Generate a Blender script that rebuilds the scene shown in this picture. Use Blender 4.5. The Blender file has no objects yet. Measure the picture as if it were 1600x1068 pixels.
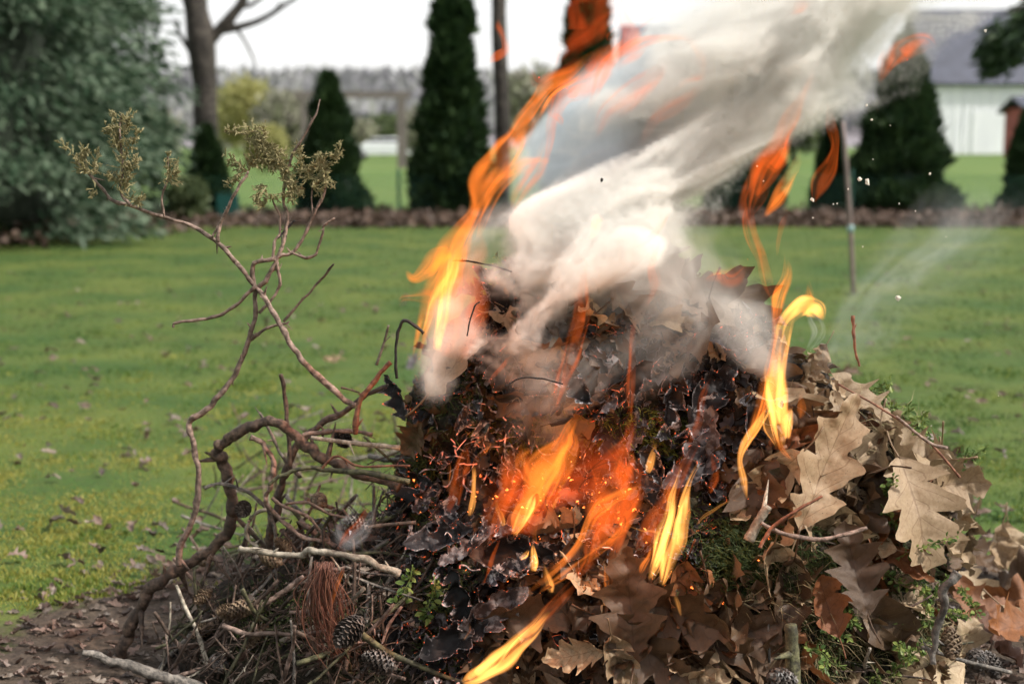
import bpy, math, random
import numpy as np
from mathutils import Vector, noise, Matrix
from mathutils.bvhtree import BVHTree

R = math.radians
random.seed(7)
rng = np.random.default_rng(7)
S = bpy.context.scene
C = bpy.data.collections.new('scene'); S.collection.children.link(C)

# ------------------------------------------------------------------ camera, sky, sun
CAM_H, PITCH, F = 1.0, R(7.9), 2222.0
cam = bpy.data.cameras.new('camera'); camo = bpy.data.objects.new('camera', cam); C.objects.link(camo)
camo.location = (0, 0, CAM_H); camo.rotation_euler = (R(90) - PITCH, 0, 0)
cam.sensor_width = 36.0; cam.lens = 50.0; cam.clip_start = 0.05; cam.clip_end = 6000
cam.dof.use_dof = True; cam.dof.focus_distance = 2.42; cam.dof.aperture_fstop = 3.5; cam.dof.aperture_blades = 0
S.camera = camo
SUN_EL, SUN_AZ = R(47), R(108)          # azimuth from +Y towards +X
sun_dir = Vector((math.sin(SUN_AZ) * math.cos(SUN_EL), math.cos(SUN_AZ) * math.cos(SUN_EL), math.sin(SUN_EL)))
W = bpy.data.worlds.new('World'); S.world = W; W.use_nodes = True
wt = W.node_tree; wt.nodes.clear()
wo = wt.nodes.new('ShaderNodeOutputWorld'); bg = wt.nodes.new('ShaderNodeBackground')
sky = wt.nodes.new('ShaderNodeTexSky'); sky.sky_type = 'NISHITA'; sky.sun_disc = False
sky.sun_elevation = SUN_EL; sky.sun_rotation = SUN_AZ; sky.dust_density = 3.0; sky.air_density = 1.0
mx = wt.nodes.new('ShaderNodeMix'); mx.data_type = 'RGBA'; mx.inputs[0].default_value = 0.72
mx.inputs[7].default_value = (12.2, 12.1, 12.0, 1)      # thin bright cloud veil
wt.links.new(sky.outputs[0], mx.inputs[6]); wt.links.new(mx.outputs[2], bg.inputs[0])
bg.inputs[1].default_value = 0.084
wt.links.new(bg.outputs[0], wo.inputs[0])
sl = bpy.data.lights.new('sun', 'SUN'); sl.energy = 4.9; sl.angle = R(3.0); sl.color = (1.0, 0.95, 0.87)
so = bpy.data.objects.new('sun', sl); C.objects.link(so); so.location = (0, 0, 30)
so.rotation_euler = (-sun_dir).to_track_quat('-Z', 'Y').to_euler()
S.view_settings.view_transform = 'Standard'; S.view_settings.look = 'None'
S.view_settings.exposure = 0.45; S.view_settings.gamma = 1.0
S.render.engine = 'CYCLES'
cy = S.cycles
cy.max_bounces = 8; cy.diffuse_bounces = 3; cy.glossy_bounces = 2; cy.transmission_bounces = 4
cy.volume_bounces = 4; cy.transparent_max_bounces = 24; cy.sample_clamp_indirect = 4.0
cy.volume_step_rate = 2.0; cy.volume_max_steps = 256
cy.use_denoising = True; cy.use_adaptive_sampling = True; cy.adaptive_threshold = 0.03; cy.adaptive_min_samples = 24
try: cy.denoiser = 'OPENIMAGEDENOISE'
except Exception: pass
cy.caustics_reflective = False; cy.caustics_refractive = False

cp, sp_ = math.cos(PITCH), math.sin(PITCH)
def ray(px, py):
    dx = (px - 800) / F; dy = -(py - 534) / F
    return Vector((dx, cp + dy * sp_, -sp_ + dy * cp))
def P(px, py, Y):                      # a photograph measurement turned into a place at distance Y
    d = ray(px, py); return Vector((0, 0, CAM_H)) + d * (Y / d.y)
def G(px, py):                         # ... on the ground
    d = ray(px, py); return Vector((0, 0, CAM_H)) + d * (CAM_H / -d.z)
def to_px(p):
    x, y, z = p[0], p[1], p[2] - CAM_H
    f = y * cp - z * sp_; u = y * sp_ + z * cp
    return 800 + F * x / f, 534 - F * u / f
MM = 2.5 / F                           # metres per photograph pixel at the pile

# ------------------------------------------------------------------ helpers
def tag(o, label=None, cat=None, group=None, kind=None):
    if label: o['label'] = label
    if cat: o['category'] = cat
    if group: o['group'] = group
    if kind: o['kind'] = kind
    return o
def link(o, parent=None):
    C.objects.link(o)
    if parent: o.parent = parent
    return o
def mesh(name, V, Fc, mat=None, uv=None, smooth=True, cols=None):
    me = bpy.data.meshes.new(name)
    V = np.asarray(V, dtype=np.float32).reshape(-1, 3)
    if isinstance(Fc, np.ndarray):
        n, k = Fc.shape
        me.vertices.add(len(V)); me.vertices.foreach_set('co', V.ravel())
        me.loops.add(n * k); me.loops.foreach_set('vertex_index', Fc.astype(np.int32).ravel())
        me.polygons.add(n)
        me.polygons.foreach_set('loop_start', np.arange(n, dtype=np.int32) * k)
        me.update(calc_edges=True)
    else:
        me.from_pydata([tuple(map(float, v)) for v in V], [], Fc); me.update()
    if smooth: me.polygons.foreach_set('use_smooth', [True] * len(me.polygons))
    if uv is not None:
        l = me.uv_layers.new(name='UVMap'); li = np.empty(len(me.loops), dtype=np.int32)
        me.loops.foreach_get('vertex_index', li)
        l.data.foreach_set('uv', np.asarray(uv, dtype=np.float32)[li].ravel())
    if mat:
        for m in (mat if isinstance(mat, (list, tuple)) else [mat]): me.materials.append(m)
    return me
def obj(name, V, Fc, mat=None, parent=None, uv=None, smooth=True):
    return link(bpy.data.objects.new(name, mesh(name, V, Fc, mat, uv, smooth)), parent)
def empty(name, loc=(0, 0, 0), rz=0):
    o = bpy.data.objects.new(name, None); o.location = loc; o.rotation_euler = (0, 0, rz); o.empty_display_size = .1
    return link(o)
class MB:
    def __init__(s): s.V = []; s.F = []; s.U = []
    def add(s, V, Fc, U=None):
        b = len(s.V); s.V += [tuple(v) for v in V]; s.F += [tuple(i + b for i in f) for f in Fc]
        s.U += list(U) if U is not None else [(0, 0)] * len(V)
    def box(s, x0, x1, y0, y1, z0, z1):
        s.add([(x0,y0,z0),(x1,y0,z0),(x1,y1,z0),(x0,y1,z0),(x0,y0,z1),(x1,y0,z1),(x1,y1,z1),(x0,y1,z1)],
              [(0,3,2,1),(4,5,6,7),(0,1,5,4),(1,2,6,5),(2,3,7,6),(3,0,4,7)])
    def build(s, name, mat, parent=None, smooth=False):
        return obj(name, s.V, s.F, mat, parent, uv=s.U, smooth=smooth)
def catmull(pts, n):
    pts = [np.array(p, dtype=float) for p in pts]
    if len(pts) == 2: return [pts[0] + (pts[1] - pts[0]) * t for t in np.linspace(0, 1, n + 1)]
    Q = [2 * pts[0] - pts[1]] + pts + [2 * pts[-1] - pts[-2]]; out = []
    for i in range(1, len(Q) - 2):
        for k in range(n):
            t = k / n; a, b, c, d = Q[i - 1], Q[i], Q[i + 1], Q[i + 2]
            out.append(.5 * (2 * b + (c - a) * t + (2 * a - 5 * b + 4 * c - d) * t * t + (3 * b - a - 3 * c + d) * t ** 3))
    out.append(pts[-1]); return out
def tube(pr, seg=8, n=5, lump=.12, freq=60, seed=0):
    """pr: list of (x,y,z,r)"""
    q = catmull(pr, n); V = []; Fc = []; U = []; L = 0
    up = Vector((0.13, 1, 0.2)); m = len(q)
    for i, c in enumerate(q):
        a = q[max(i - 1, 0)]; b = q[min(i + 1, m - 1)]
        t = Vector((b - a)[:3]); t = t.normalized() if t.length > 1e-9 else Vector((0, 0, 1))
        e = up - t * up.dot(t); e = e.normalized() if e.length > 1e-4 else t.orthogonal().normalized()
        f = t.cross(e); up = e
        if i: L += float(np.linalg.norm((c - q[i - 1])[:3]))
        for k in range(seg):
            an = 2 * math.pi * k / seg
            d = e * math.cos(an) + f * math.sin(an)
            p = Vector(c[:3])
            r = max(c[3], 1e-5) * (1 + lump * noise.noise((p + d * c[3]) * freq + Vector((seed, 0, 0))))
            V.append(p + d * r); U.append((k / seg, L))
    for i in range(m - 1):
        for k in range(seg):
            Fc.append((i * seg + k, i * seg + (k + 1) % seg, (i + 1) * seg + (k + 1) % seg, (i + 1) * seg + k))
    Fc.append(tuple(range(seg))[::-1]); Fc.append(tuple((m - 1) * seg + k for k in range(seg)))
    return V, Fc, U

# ------------------------------------------------------------------ node helpers
class NT:
    def __init__(s, name):
        s.m = bpy.data.materials.new(name); s.m.use_nodes = True; s.t = s.m.node_tree; s.t.nodes.clear()
        s.out = s.t.nodes.new('ShaderNodeOutputMaterial')
    def n(s, typ, **kw):
        x = s.t.nodes.new(typ)
        for k, v in kw.items(): setattr(x, k, v)
        return x
    def l(s, a, b): s.t.links.new(a, b)
    def put(s, sock, v):
        if isinstance(v, bpy.types.NodeSocket): s.l(v, sock)
        elif v is not None: sock.default_value = v
    def math(s, op, a, b=None, c=None, clamp=False):
        x = s.n('ShaderNodeMath', operation=op, use_clamp=clamp)
        s.put(x.inputs[0], a)
        if b is not None: s.put(x.inputs[1], b)
        if c is not None: s.put(x.inputs[2], c)
        return x.outputs[0]
    def vm(s, op, a, b=None, sc=None):
        x = s.n('ShaderNodeVectorMath', operation=op); s.put(x.inputs[0], a)
        if b is not None: s.put(x.inputs[1], b)
        if sc is not None: s.put(x.inputs[3], sc)
        return x.outputs[0]
    def noise(s, vec, scale, detail=3, rough=.55, dist=0, out=0):
        x = s.n('ShaderNodeTexNoise'); s.put(x.inputs['Vector'], vec); x.inputs['Scale'].default_value = scale
        x.inputs['Detail'].default_value = detail; x.inputs['Roughness'].default_value = rough
        x.inputs['Distortion'].default_value = dist
        return x.outputs[out]
    def mr(s, v, a, b, c=0.0, d=1.0, smooth=False):
        x = s.n('ShaderNodeMapRange'); x.interpolation_type = 'SMOOTHSTEP' if smooth else 'LINEAR'
        s.put(x.inputs[0], v)
        for i, q in enumerate((a, b, c, d)): s.put(x.inputs[i + 1], q)
        return x.outputs[0]
    def mix(s, f, a, b, blend='MIX'):
        x = s.n('ShaderNodeMix', data_type='RGBA', blend_type=blend); s.put(x.inputs[0], f)
        for i, q in ((6, a), (7, b)):
            if isinstance(q, tuple) and len(q) == 3: q = q + (1,)
            s.put(x.inputs[i], q)
        return x.outputs[2]
    def ramp(s, v, stops):
        x = s.n('ShaderNodeValToRGB'); s.put(x.inputs[0], v); e = x.color_ramp.elements
        while len(e) < len(stops): e.new(.5)
        for q, (p, c) in zip(e, stops): q.position = p; q.color = c + (1,) if len(c) == 3 else c
        return x.outputs[0]
    def bsdf(s, col, rough=.7, bump=None, bs=.5, bd=.002, spec=.4, emis=None, es=1.0, transl=0.0, sheen=0):
        b = s.n('ShaderNodeBsdfPrincipled')
        if isinstance(col, tuple) and len(col) == 3: col = col + (1,)
        s.put(b.inputs['Base Color'], col); s.put(b.inputs['Roughness'], rough)
        b.inputs['Specular IOR Level'].default_value = spec
        if emis is not None:
            s.put(b.inputs['Emission Color'], emis if not isinstance(emis, tuple) else emis + (1,)); s.put(b.inputs['Emission Strength'], es)
        if bump is not None:
            u = s.n('ShaderNodeBump'); u.inputs['Strength'].default_value = bs; u.inputs['Distance'].default_value = bd
            s.l(bump, u.inputs['Height']); s.l(u.outputs[0], b.inputs['Normal'])
        o = b.outputs[0]
        if transl:
            tr = s.n('ShaderNodeBsdfTranslucent'); s.put(tr.inputs[0], col)
            ms = s.n('ShaderNodeMixShader'); ms.inputs[0].default_value = transl
            s.l(o, ms.inputs[1]); s.l(tr.outputs[0], ms.inputs[2]); o = ms.outputs[0]
        s.l(o, s.out.inputs[0]); return b
    def obc(s): return s.n('ShaderNodeTexCoord').outputs['Object']
    def pos(s): return s.n('ShaderNodeNewGeometry').outputs['Position']
    def isl(s):
        return s.n('ShaderNodeNewGeometry').outputs['Random Per Island']
    def rnd(s): return s.n('ShaderNodeObjectInfo').outputs['Random']

def mat_bark(name, a, b, scale=90, bumpd=.0015):
    t = NT(name); p = t.obc(); n1 = t.noise(p, scale, 5, .65); n2 = t.noise(p, scale * .18, 3)
    c = t.mix(t.mr(n1, .40, .60), tuple(x * .55 for x in a), b); c = t.mix(t.mr(n2, .42, .6, 0, .6), c, tuple(x * .4 for x in a)); n1 = t.math('ADD', n1, t.math('MULTIPLY', n2, 1.5))
    t.bsdf(c, .75, n1, 1.0, bumpd * 2); return t.m
def mat_foliage(name, cols, rough=.6, transl=.25, scale=1.2):
    t = NT(name); r = t.isl(); n = t.noise(t.pos(), scale, 3)
    v = t.math('MULTIPLY_ADD', r, .55, t.math('MULTIPLY', n, .6))
    k = len(cols); c = t.ramp(v, [(.2 + .6 * i / max(k - 1, 1), q) for i, q in enumerate(cols)])
    t.bsdf(c, rough, transl=transl, spec=.3); return t.m
def mat_flat(name, col, rough=.7, nz=.25, scale=12, bump=.002):
    t = NT(name); n = t.noise(t.obc(), scale, 4)
    c = t.mix(t.mr(n, .3, .7), tuple(x * (1 - nz) for x in col), tuple(min(1, x * (1 + nz)) for x in col))
    t.bsdf(c, rough, n, .4, bump); return t.m

def mat_leaf(name, cols, spots=.6, transl=.18, rough=.5):
    t = NT(name)
    uv = t.n('ShaderNodeUVMap').outputs[0]; sx = t.n('ShaderNodeSeparateXYZ'); t.l(uv, sx.inputs[0])
    u, v = sx.outputs[0], sx.outputs[1]; au = t.math('ABSOLUTE', u)
    r = t.math('FRACT', t.math('ADD', t.rnd(), t.isl())); p = t.obc()
    base = t.ramp(r, [(i / (len(cols) - 1), c) for i, c in enumerate(cols)])
    n1 = t.noise(p, 28, 4); n2 = t.noise(p, 150, 3)
    base = t.mix(t.mr(n1, .35, .7, 0, .55), base, t.mix(1.0, base, (.55, .46, .38), 'MULTIPLY'))
    sv = t.math('FRACT', t.math('MULTIPLY_ADD', au, -1.2, t.math('MULTIPLY', v, 6.5)))
    side = t.math('LESS_THAN', t.math('ABSOLUTE', t.math('SUBTRACT', sv, .5)), .035)
    mid = t.math('LESS_THAN', au, .025)
    vein = t.math('MAXIMUM', t.math('MULTIPLY', side, t.math('LESS_THAN', au, .8)), mid)
    base = t.mix(t.math('MULTIPLY', vein, .5), base, t.mix(1.0, base, (.5, .38, .3), 'MULTIPLY'))
    sp = t.mr(t.noise(p, 95, 2), .66, .7, 0, spots); base = t.mix(sp, base, (.03, .02, .015))
    vv = t.n('ShaderNodeTexVoronoi'); vv.inputs['Scale'].default_value = 420; t.l(p, vv.inputs['Vector'])
    h = t.math('ADD', t.math('MULTIPLY', vein, -.8), t.math('ADD', t.math('MULTIPLY', n2, .6), t.math('MULTIPLY', vv.outputs[0], .35)))
    t.bsdf(base, rough, h, .55, .0012, spec=.45, transl=transl); return t.m
def mat_char(name, glow=1.0, ash=.5):
    t = NT(name)
    uv = t.n('ShaderNodeUVMap').outputs[0]; sx = t.n('ShaderNodeSeparateXYZ'); t.l(uv, sx.inputs[0])
    au = t.math('ABSOLUTE', sx.outputs[0]); p = t.obc(); r = t.math('FRACT', t.math('ADD', t.rnd(), t.isl()))
    n1 = t.noise(p, 35, 5, .6); n2 = t.noise(p, 130, 3)
    c = t.ramp(r, [(0, (.004, .004, .004)), (.5, (.014, .012, .013)), (.8, (.05, .044, .05)), (1, (.04, .024, .018))])
    rim = t.math('MULTIPLY', t.mr(au, .8, .97), t.mr(n1, .42, .58))
    patch = t.mr(t.math('MULTIPLY', t.noise(p, 11, 3), t.math('MULTIPLY_ADD', r, .5, .75)), .56, .72, 0, ash)
    c = t.mix(t.math('MAXIMUM', t.math('MULTIPLY', rim, .8), t.math('MULTIPLY', patch, .5 if ash < .9 else 1.0)), c, (.30, .285, .29) if ash < .9 else (.42, .41, .42))
    g = t.math('MULTIPLY', t.mr(au, .90, .99), t.mr(t.noise(p, 22, 3), .59, .67))
    g2 = t.math('MULTIPLY', t.mr(n2, .70, .78, 0, .7), t.mr(t.noise(p, 14, 2), .62, .70))
    g = t.math('MAXIMUM', g, g2)
    t.bsdf(c, .55, n2, .6, .0015, emis=(1.0, .13, .025), es=t.math('MULTIPLY', g, 2.2 * glow), spec=.25)
    return t.m

# ------------------------------------------------------------------ ground, lawn, soil
def dirt_f(x, y):
    e = ((x - .2) / 1.25) ** 2 + ((y - 2.55) / 1.05) ** 2
    return e
def mat_ground():
    t = NT('lawn_ground'); p = t.pos(); sx = t.n('ShaderNodeSeparateXYZ'); t.l(p, sx.inputs[0])
    n1 = t.noise(p, 1.3, 4); n2 = t.noise(p, 9, 4); n3 = t.noise(p, 60, 3)
    a = t.mix(t.mr(n1, .38, .62), (.030, .072, .012), (.10, .125, .022))
    a = t.mix(t.mr(n2, .35, .7, 0, .6), a, (.05, .10, .018))
    a = t.mix(t.mr(n3, .4, .7, 0, .5), a, (.045, .04, .02))
    far = t.mix(t.mr(t.noise(p, .06, 3), .35, .65), (.070, .125, .028), (.105, .15, .04))
    a = t.mix(t.mr(sx.outputs[1], 19, 22), a, far)
    s = t.mix(t.mr(n3, .35, .65), (.028, .021, .015), (.085, .062, .045))
    s = t.mix(t.mr(n2, .4, .65, 0, .6), s, (.05, .035, .028))
    dx = t.math('POWER', t.math('DIVIDE', t.math('SUBTRACT', sx.outputs[0], .2), 1.25), 2.0)
    dy = t.math('POWER', t.math('ABSOLUTE', t.math('DIVIDE', t.math('SUBTRACT', sx.outputs[1], 2.55), 1.05)), 2.0)
    e = t.math('ADD', t.math('ADD', dx, dy), t.math('MULTIPLY', t.math('SUBTRACT', t.noise(p, 5, 4), .5), 1.3))
    c = t.mix(t.mr(e, 1.0, 1.25), s, a)
    t.bsdf(c, .9, t.math('ADD', n2, n3), .8, .015, spec=.2); return t.m
m_ground = mat_ground()
def ground():
    xs = np.concatenate([-np.geomspace(3000, 3, 26), np.linspace(-2.5, 2.5, 90), np.geomspace(3, 3000, 26)])
    ys = np.concatenate([[-400, -60, -8, 0, 1], np.linspace(1.4, 6, 90), np.geomspace(6.2, 4000, 50)])
    X, Y = np.meshgrid(xs, ys); Z = np.zeros_like(X)
    for i in range(X.shape[0]):
        for j in range(X.shape[1]):
            if 1 < Y[i, j] < 7 and abs(X[i, j]) < 3:
                Z[i, j] = .007 * noise.noise(Vector((X[i, j] * 3, Y[i, j] * 3, 0))) + .008 * noise.noise(Vector((X[i, j] * 14, Y[i, j] * 14, 0)))
    V = np.stack([X, Y, Z], -1).reshape(-1, 3); nx = len(xs)
    i, j = np.meshgrid(np.arange(len(ys) - 1), np.arange(nx - 1), indexing='ij'); a = (i * nx + j).ravel()
    o = obj('lawn', V, np.stack([a, a + 1, a + nx + 1, a + nx], 1), m_ground)
    tag(o, kind='structure', label='green lawn with a patch of bare soil round the fire')
ground()

def blades(N, ptsf, L, Wd, mat, name, lean=.5):
    """N grass blades: triangles with a bent tip"""
    x, y, z = ptsf(N); N = len(x)
    a = rng.uniform(0, 2 * np.pi, N); l = (L[0] + (L[1] - L[0]) * rng.random(N)) * np.clip(.9 + .5 * np.array([noise.noise(Vector((a_ * 3.3, b_ * 3.3, 11))) for a_, b_ in zip(x, y)]), .45, 2.0); w = Wd * rng.uniform(.6, 1.3, N)
    if isinstance(l, np.ndarray): l = l * (1 + .0 * y)
    w = w * np.clip(y / 4, 1, 4)
    la = rng.uniform(0, 2 * np.pi, N); le = rng.random(N) * lean * l
    cx, sx = np.cos(a) * w, np.sin(a) * w
    b0 = np.stack([x - cx, y - sx, z], 1); b1 = np.stack([x + cx, y + sx, z], 1)
    m0 = np.stack([x - cx * .8 + np.cos(la) * le * .35, y - sx * .8 + np.sin(la) * le * .35, z + l * .6], 1)
    m1 = np.stack([x + cx * .8 + np.cos(la) * le * .35, y + sx * .8 + np.sin(la) * le * .35, z + l * .6], 1)
    tp = np.stack([x + np.cos(la) * le, y + np.sin(la) * le, z + l * .95], 1)
    V = np.stack([b0, b1, m1, m0, tp], 1).reshape(-1, 3); k = np.arange(N) * 5
    Fq = np.concatenate([np.stack([k, k + 1, k + 2], 1), np.stack([k, k + 2, k + 3], 1), np.stack([k + 3, k + 2, k + 4], 1)])
    return obj(name, V, Fq, mat, smooth=False)
def grass_pts(N):
    t = rng.random(N); y = 1 / (1 / 2.5 + t * (1 / 17.8 - 1 / 2.5)); x = rng.uniform(-.42, .42, N) * (y + .4)
    nz = np.array([noise.noise(Vector((a * 4, b * 4, 0))) for a, b in zip(x, y)])
    nb = np.array([noise.noise(Vector((a * 1.2 + 9, b * 1.2, 3))) for a, b in zip(x, y)])
    keep = (dirt_f(x, y) + nz * .45 > 1.12)
    return x[keep], y[keep], np.full(keep.sum(), -.012)
t = NT('grass_blade'); p = t.pos(); r = t.isl(); n = t.noise(p, 1.7, 5, .6); n2 = t.noise(p, 6, 4, .7)
s_ = t.n('ShaderNodeSeparateXYZ'); t.l(p, s_.inputs[0]); moss_sun = t.math('MULTIPLY', t.mr(s_.outputs[1], 7.5, 4.2, 0, 1, True), t.mr(s_.outputs[0], .9, -.6, .25, 1, True))  # near-left lawn: yellow moss, with the sunlit patch's brightness painted into the blade colour
v = t.math('ADD', t.math('MULTIPLY', r, .26), t.math('ADD', t.math('MULTIPLY', n, .95), t.math('ADD', t.math('MULTIPLY', n2, .95), t.math('MULTIPLY_ADD', moss_sun, .36, -.62))))
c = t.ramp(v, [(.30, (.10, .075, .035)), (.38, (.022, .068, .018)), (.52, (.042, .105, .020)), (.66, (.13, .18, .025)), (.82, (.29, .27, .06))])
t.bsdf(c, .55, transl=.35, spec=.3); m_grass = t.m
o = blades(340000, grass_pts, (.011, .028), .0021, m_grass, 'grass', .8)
tag(o, 'short green lawn grass with yellowish moss patches and painted sunlight at the near left', 'grass', kind='stuff')

# ------------------------------------------------------------------ pile core
RS = [(960,404),(1040,418),(1110,452),(1165,480),(1232,545),(1312,600),(1392,660),(1445,715),(1470,780),(1474,860),(1462,940),(1480,1020),(1540,1120),(1600,1250)]
LS = [(800,392),(770,402),(745,455),(715,500),(690,545),(660,590),(635,640),(628,700),(632,780),(600,850),(570,920),(540,1000),(520,1080),(500,1250)]
YC = 2.75
Rp = [P(a, b, YC) for a, b in RS]; Lp = [P(a, b, YC) for a, b in LS]
def side(z, A): return float(np.interp(z, [p.z for p in A][::-1], [p.x for p in A][::-1]))
ZT = P(900, 400, YC).z
def core():
    nz_, na = 90, 140; V = []; Fc = []
    for i in range(nz_ + 1):
        f = i / nz_
        if i <= nz_ - 12: z = -.03 + (ZT - .06 + .03) * (i / (nz_ - 12)); s = 1
        else:
            q = (i - nz_ + 12) / 12; z = ZT - .06 + .06 * math.sin(q * math.pi / 2); s = math.cos(q * math.pi / 2)
        xl, xr = side(z, Lp), side(z, Rp); xc = (xl + xr) / 2; a = (xr - xl) / 2 * s
        b = (.10 + .34 * (1 - max(0, z) / ZT) ** .55) * s
        for k in range(na):
            th = 2 * math.pi * k / na; x = xc + a * math.cos(th); y = YC + b * math.sin(th)
            v = Vector((x, y, z)); d = Vector((math.cos(th), math.sin(th), .3 + (1 - s))).normalized()
            dsp = .035 * noise.noise(v * 7) + .02 * noise.noise(v * 19) + .012 * noise.noise(v * 45)
            v = v + d * dsp
            if math.sin(th) < 0:
                px, py = to_px(v); g = math.exp(-((px - 850) / 175) ** 2 - ((py - 755) / 95) ** 2)
                v.y += .2 * g
                g = math.exp(-((px - 1060) / 90) ** 2 - ((py - 640) / 80) ** 2); v.y += .05 * g
            V.append(v)
    for i in range(nz_):
        for k in range(na):
            Fc.append((i * na + k, i * na + (k + 1) % na, (i + 1) * na + (k + 1) % na, (i + 1) * na + k))
    return V, Fc
t = NT('pile_core'); p = t.obc(); n1 = t.noise(p, 55, 5, .65); n2 = t.noise(p, 9, 3)
c = t.mix(t.mr(n1, .35, .65), (.008, .007, .006), (.045, .034, .025)); c = t.mix(t.mr(n2, .5, .65, 0, .5), c, (.02, .028, .01))
t.bsdf(c, .9, n1, 1, .01, spec=.2); m_core = t.m
pile = empty('leaf_pile', (0.25, YC, 0)); PO = Vector((0.25, YC, 0))
tag(pile, 'waist high smouldering heap of oak leaves, moss and weeds, charred hollow in front', 'leaf pile')
cv, cf = core()
BV = BVHTree.FromPolygons(cv, cf)
obj('charred_core', [v - PO for v in cv], cf, m_core, pile)
# low brush mound to the left
def mound_h(x, y):
    cx = P(590, 1000, 2.7).x
    e = ((x - cx) / .44) ** 2 + ((y - 2.72) / .36) ** 2
    return .27 * max(0, 1 - e) ** .8
mv = []; mf = []; nx = 70
for i in range(nx):
    for j in range(nx):
        x = P(590, 1000, 2.7).x - .55 + 1.1 * i / (nx - 1); y = 2.72 - .42 + .84 * j / (nx - 1)
        h = mound_h(x, y); mv.append(Vector((x, y, -.03 + h + (.02 * noise.noise(Vector((x * 25, y * 25, 0))) + .015 * noise.noise(Vector((x * 60, y * 60, 5)))) * (1 if h > 0 else .3))))
for i in range(nx - 1):
    for j in range(nx - 1): mf.append((i * nx + j, (i + 1) * nx + j, (i + 1) * nx + j + 1, i * nx + j + 1))
MBV = BVHTree.FromPolygons(mv, mf)
o = obj('soil_mound', mv, mf, m_core); tag(o, 'low dark soil mound under the brushwood beside the burning heap', 'soil mound')
def hit(px, py):
    """place on the heap seen at a photograph position -> (point, normal, which)"""
    o0 = Vector((0, 0, CAM_H)); d = ray(px, py).normalized(); best = None
    for bv in (BV, MBV):
        r = bv.ray_cast(o0, d)
        if r[0] is not None and (best is None or r[3] < best[2]):
            nn = r[1]
            if nn.dot(d) > 0: nn = -nn
            best = (r[0], nn, r[3])
    if best is None or best[0].z < 0:
        g = G(px, py); return (g, Vector((0, 0, 1)), 9)
    return best

# ------------------------------------------------------------------ leaves
def leaf_geo(seed, nv=26, cols=(-1, -.62, -.25, 0, .25, .62, 1), lobed=True, curl=.6, bend=.6, crum=.05, stem=True, wide=.36, ragged=0):
    rr = random.Random(seed); V = []; U = []; Fc = []; nl = rr.choice((3, 3.5, 4)); ph = [rr.random() * .5 for _ in (0, 1)]
    o3 = Vector((rr.random() * 50, rr.random() * 50, 0)); tw = rr.uniform(-.6, .6); bs = rr.choice((-1, 1))
    for i in range(nv + 1):
        v = i / nv
        env = wide * math.sin(math.pi * min(1, max(0, v)) ** .75) ** .75 if 0 < v < 1 else .003
        for u in cols:
            w = env
            if lobed:
                s = 0 if u < 0 else 1
                f = (v * nl + ph[s]) % 1.0; tri = (f / .72 if f < .72 else (1 - f) / .28)
                w *= .34 + .66 * tri ** .8 * (1 + .16 * math.sin(v * 60 + s))
                w = min(w, env * 1.05)
            if ragged: w *= 1 - ragged * max(0, noise.noise(Vector((v * 9, u * 3, seed * 3.1))) + .15)
            x = u * w; yv = v + (abs(u) * w * .35 if lobed else 0)
            z = abs(u) * w * .28 + crum * noise.noise(Vector((x * 5, yv * 5, 0)) + o3) + crum * .5 * noise.noise(Vector((x * 14, yv * 14, 3)) + o3)
            # curl across, bend along, twist
            if curl:
                k = curl * 3.0; a = x * k; x2 = math.sin(a) / k; z += (1 - math.cos(a)) / k; x = x2
            b = bend * bs; an = (yv - .5) * b * 2
            if abs(b) > .02:
                Rr = 1 / (2 * b); y2 = math.sin(an) * (Rr - z) + .5; z2 = Rr - math.cos(an) * (Rr - z)
            else: y2, z2 = yv, z
            ta = tw * (v - .5); x, z2 = x * math.cos(ta) - z2 * math.sin(ta), x * math.sin(ta) + z2 * math.cos(ta)
            V.append((x, y2, z2)); U.append((u, v))
    nc = len(cols)
    for i in range(nv):
        for k in range(nc - 1): Fc.append((i * nc + k, i * nc + k + 1, (i + 1) * nc + k + 1, (i + 1) * nc + k))
    if stem:
        mid = V[nc // 2]; m2 = V[nc + nc // 2]
        d = Vector(mid) - Vector(m2); d.normalize(); sd = Vector((rr.uniform(-.5, .5), -.3, rr.uniform(-.3, .5)))
        p0 = Vector(mid) - d * .03; p1 = p0 + d * .16; p2 = p1 + (d + sd * .6).normalized() * .16
        tv, tf, tu = tube([(*p0, .010), (*p1, .008), (*p2, .012)], 5, 3, 0)
        b = len(V); V += [tuple(q) for q in tv]; U += [(0, 0)] * len(tv); Fc += [tuple(q + b for q in f) for f in tf]
    return V, Fc, U
m_tan = mat_leaf('leaf_tan', [(.22, .155, .09), (.39, .29, .18), (.29, .20, .118), (.47, .365, .235)])
m_brown = mat_leaf('leaf_brown', [(.05, .028, .014), (.115, .064, .03), (.075, .043, .023), (.15, .092, .048)])
m_rust = mat_leaf('leaf_rust', [(.17, .06, .022), (.25, .10, .035), (.13, .05, .022)])
m_char = mat_char('leaf_char', 1.0, .75); m_ash = mat_char('leaf_ash', .7, 1.0)
VAR = {}
def variants(key, mat, n, **kw):
    L = []
    for i in range(n):
        a = dict(curl=random.uniform(.4, 2.3), bend=random.uniform(.2, 1.7), crum=random.uniform(.08, .22), wide=random.uniform(.28, .40)); a.update(kw)
        V, Fc, U = leaf_geo(len(VAR) * 100 + i, **a); L.append(mesh('leaf', V, Fc, mat, U))
    VAR[key] = L
variants('tan', m_tan, 14); variants('brown', m_brown, 14); variants('rust', m_rust, 5)
variants('char', m_char, 8, crum=.12, ragged=.7, curl=1.6, stem=False); variants('ash', m_ash, 5, crum=.16, ragged=.9, curl=2.0, stem=False)
variants('oval', m_rust, 3, lobed=False, wide=.17)
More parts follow.
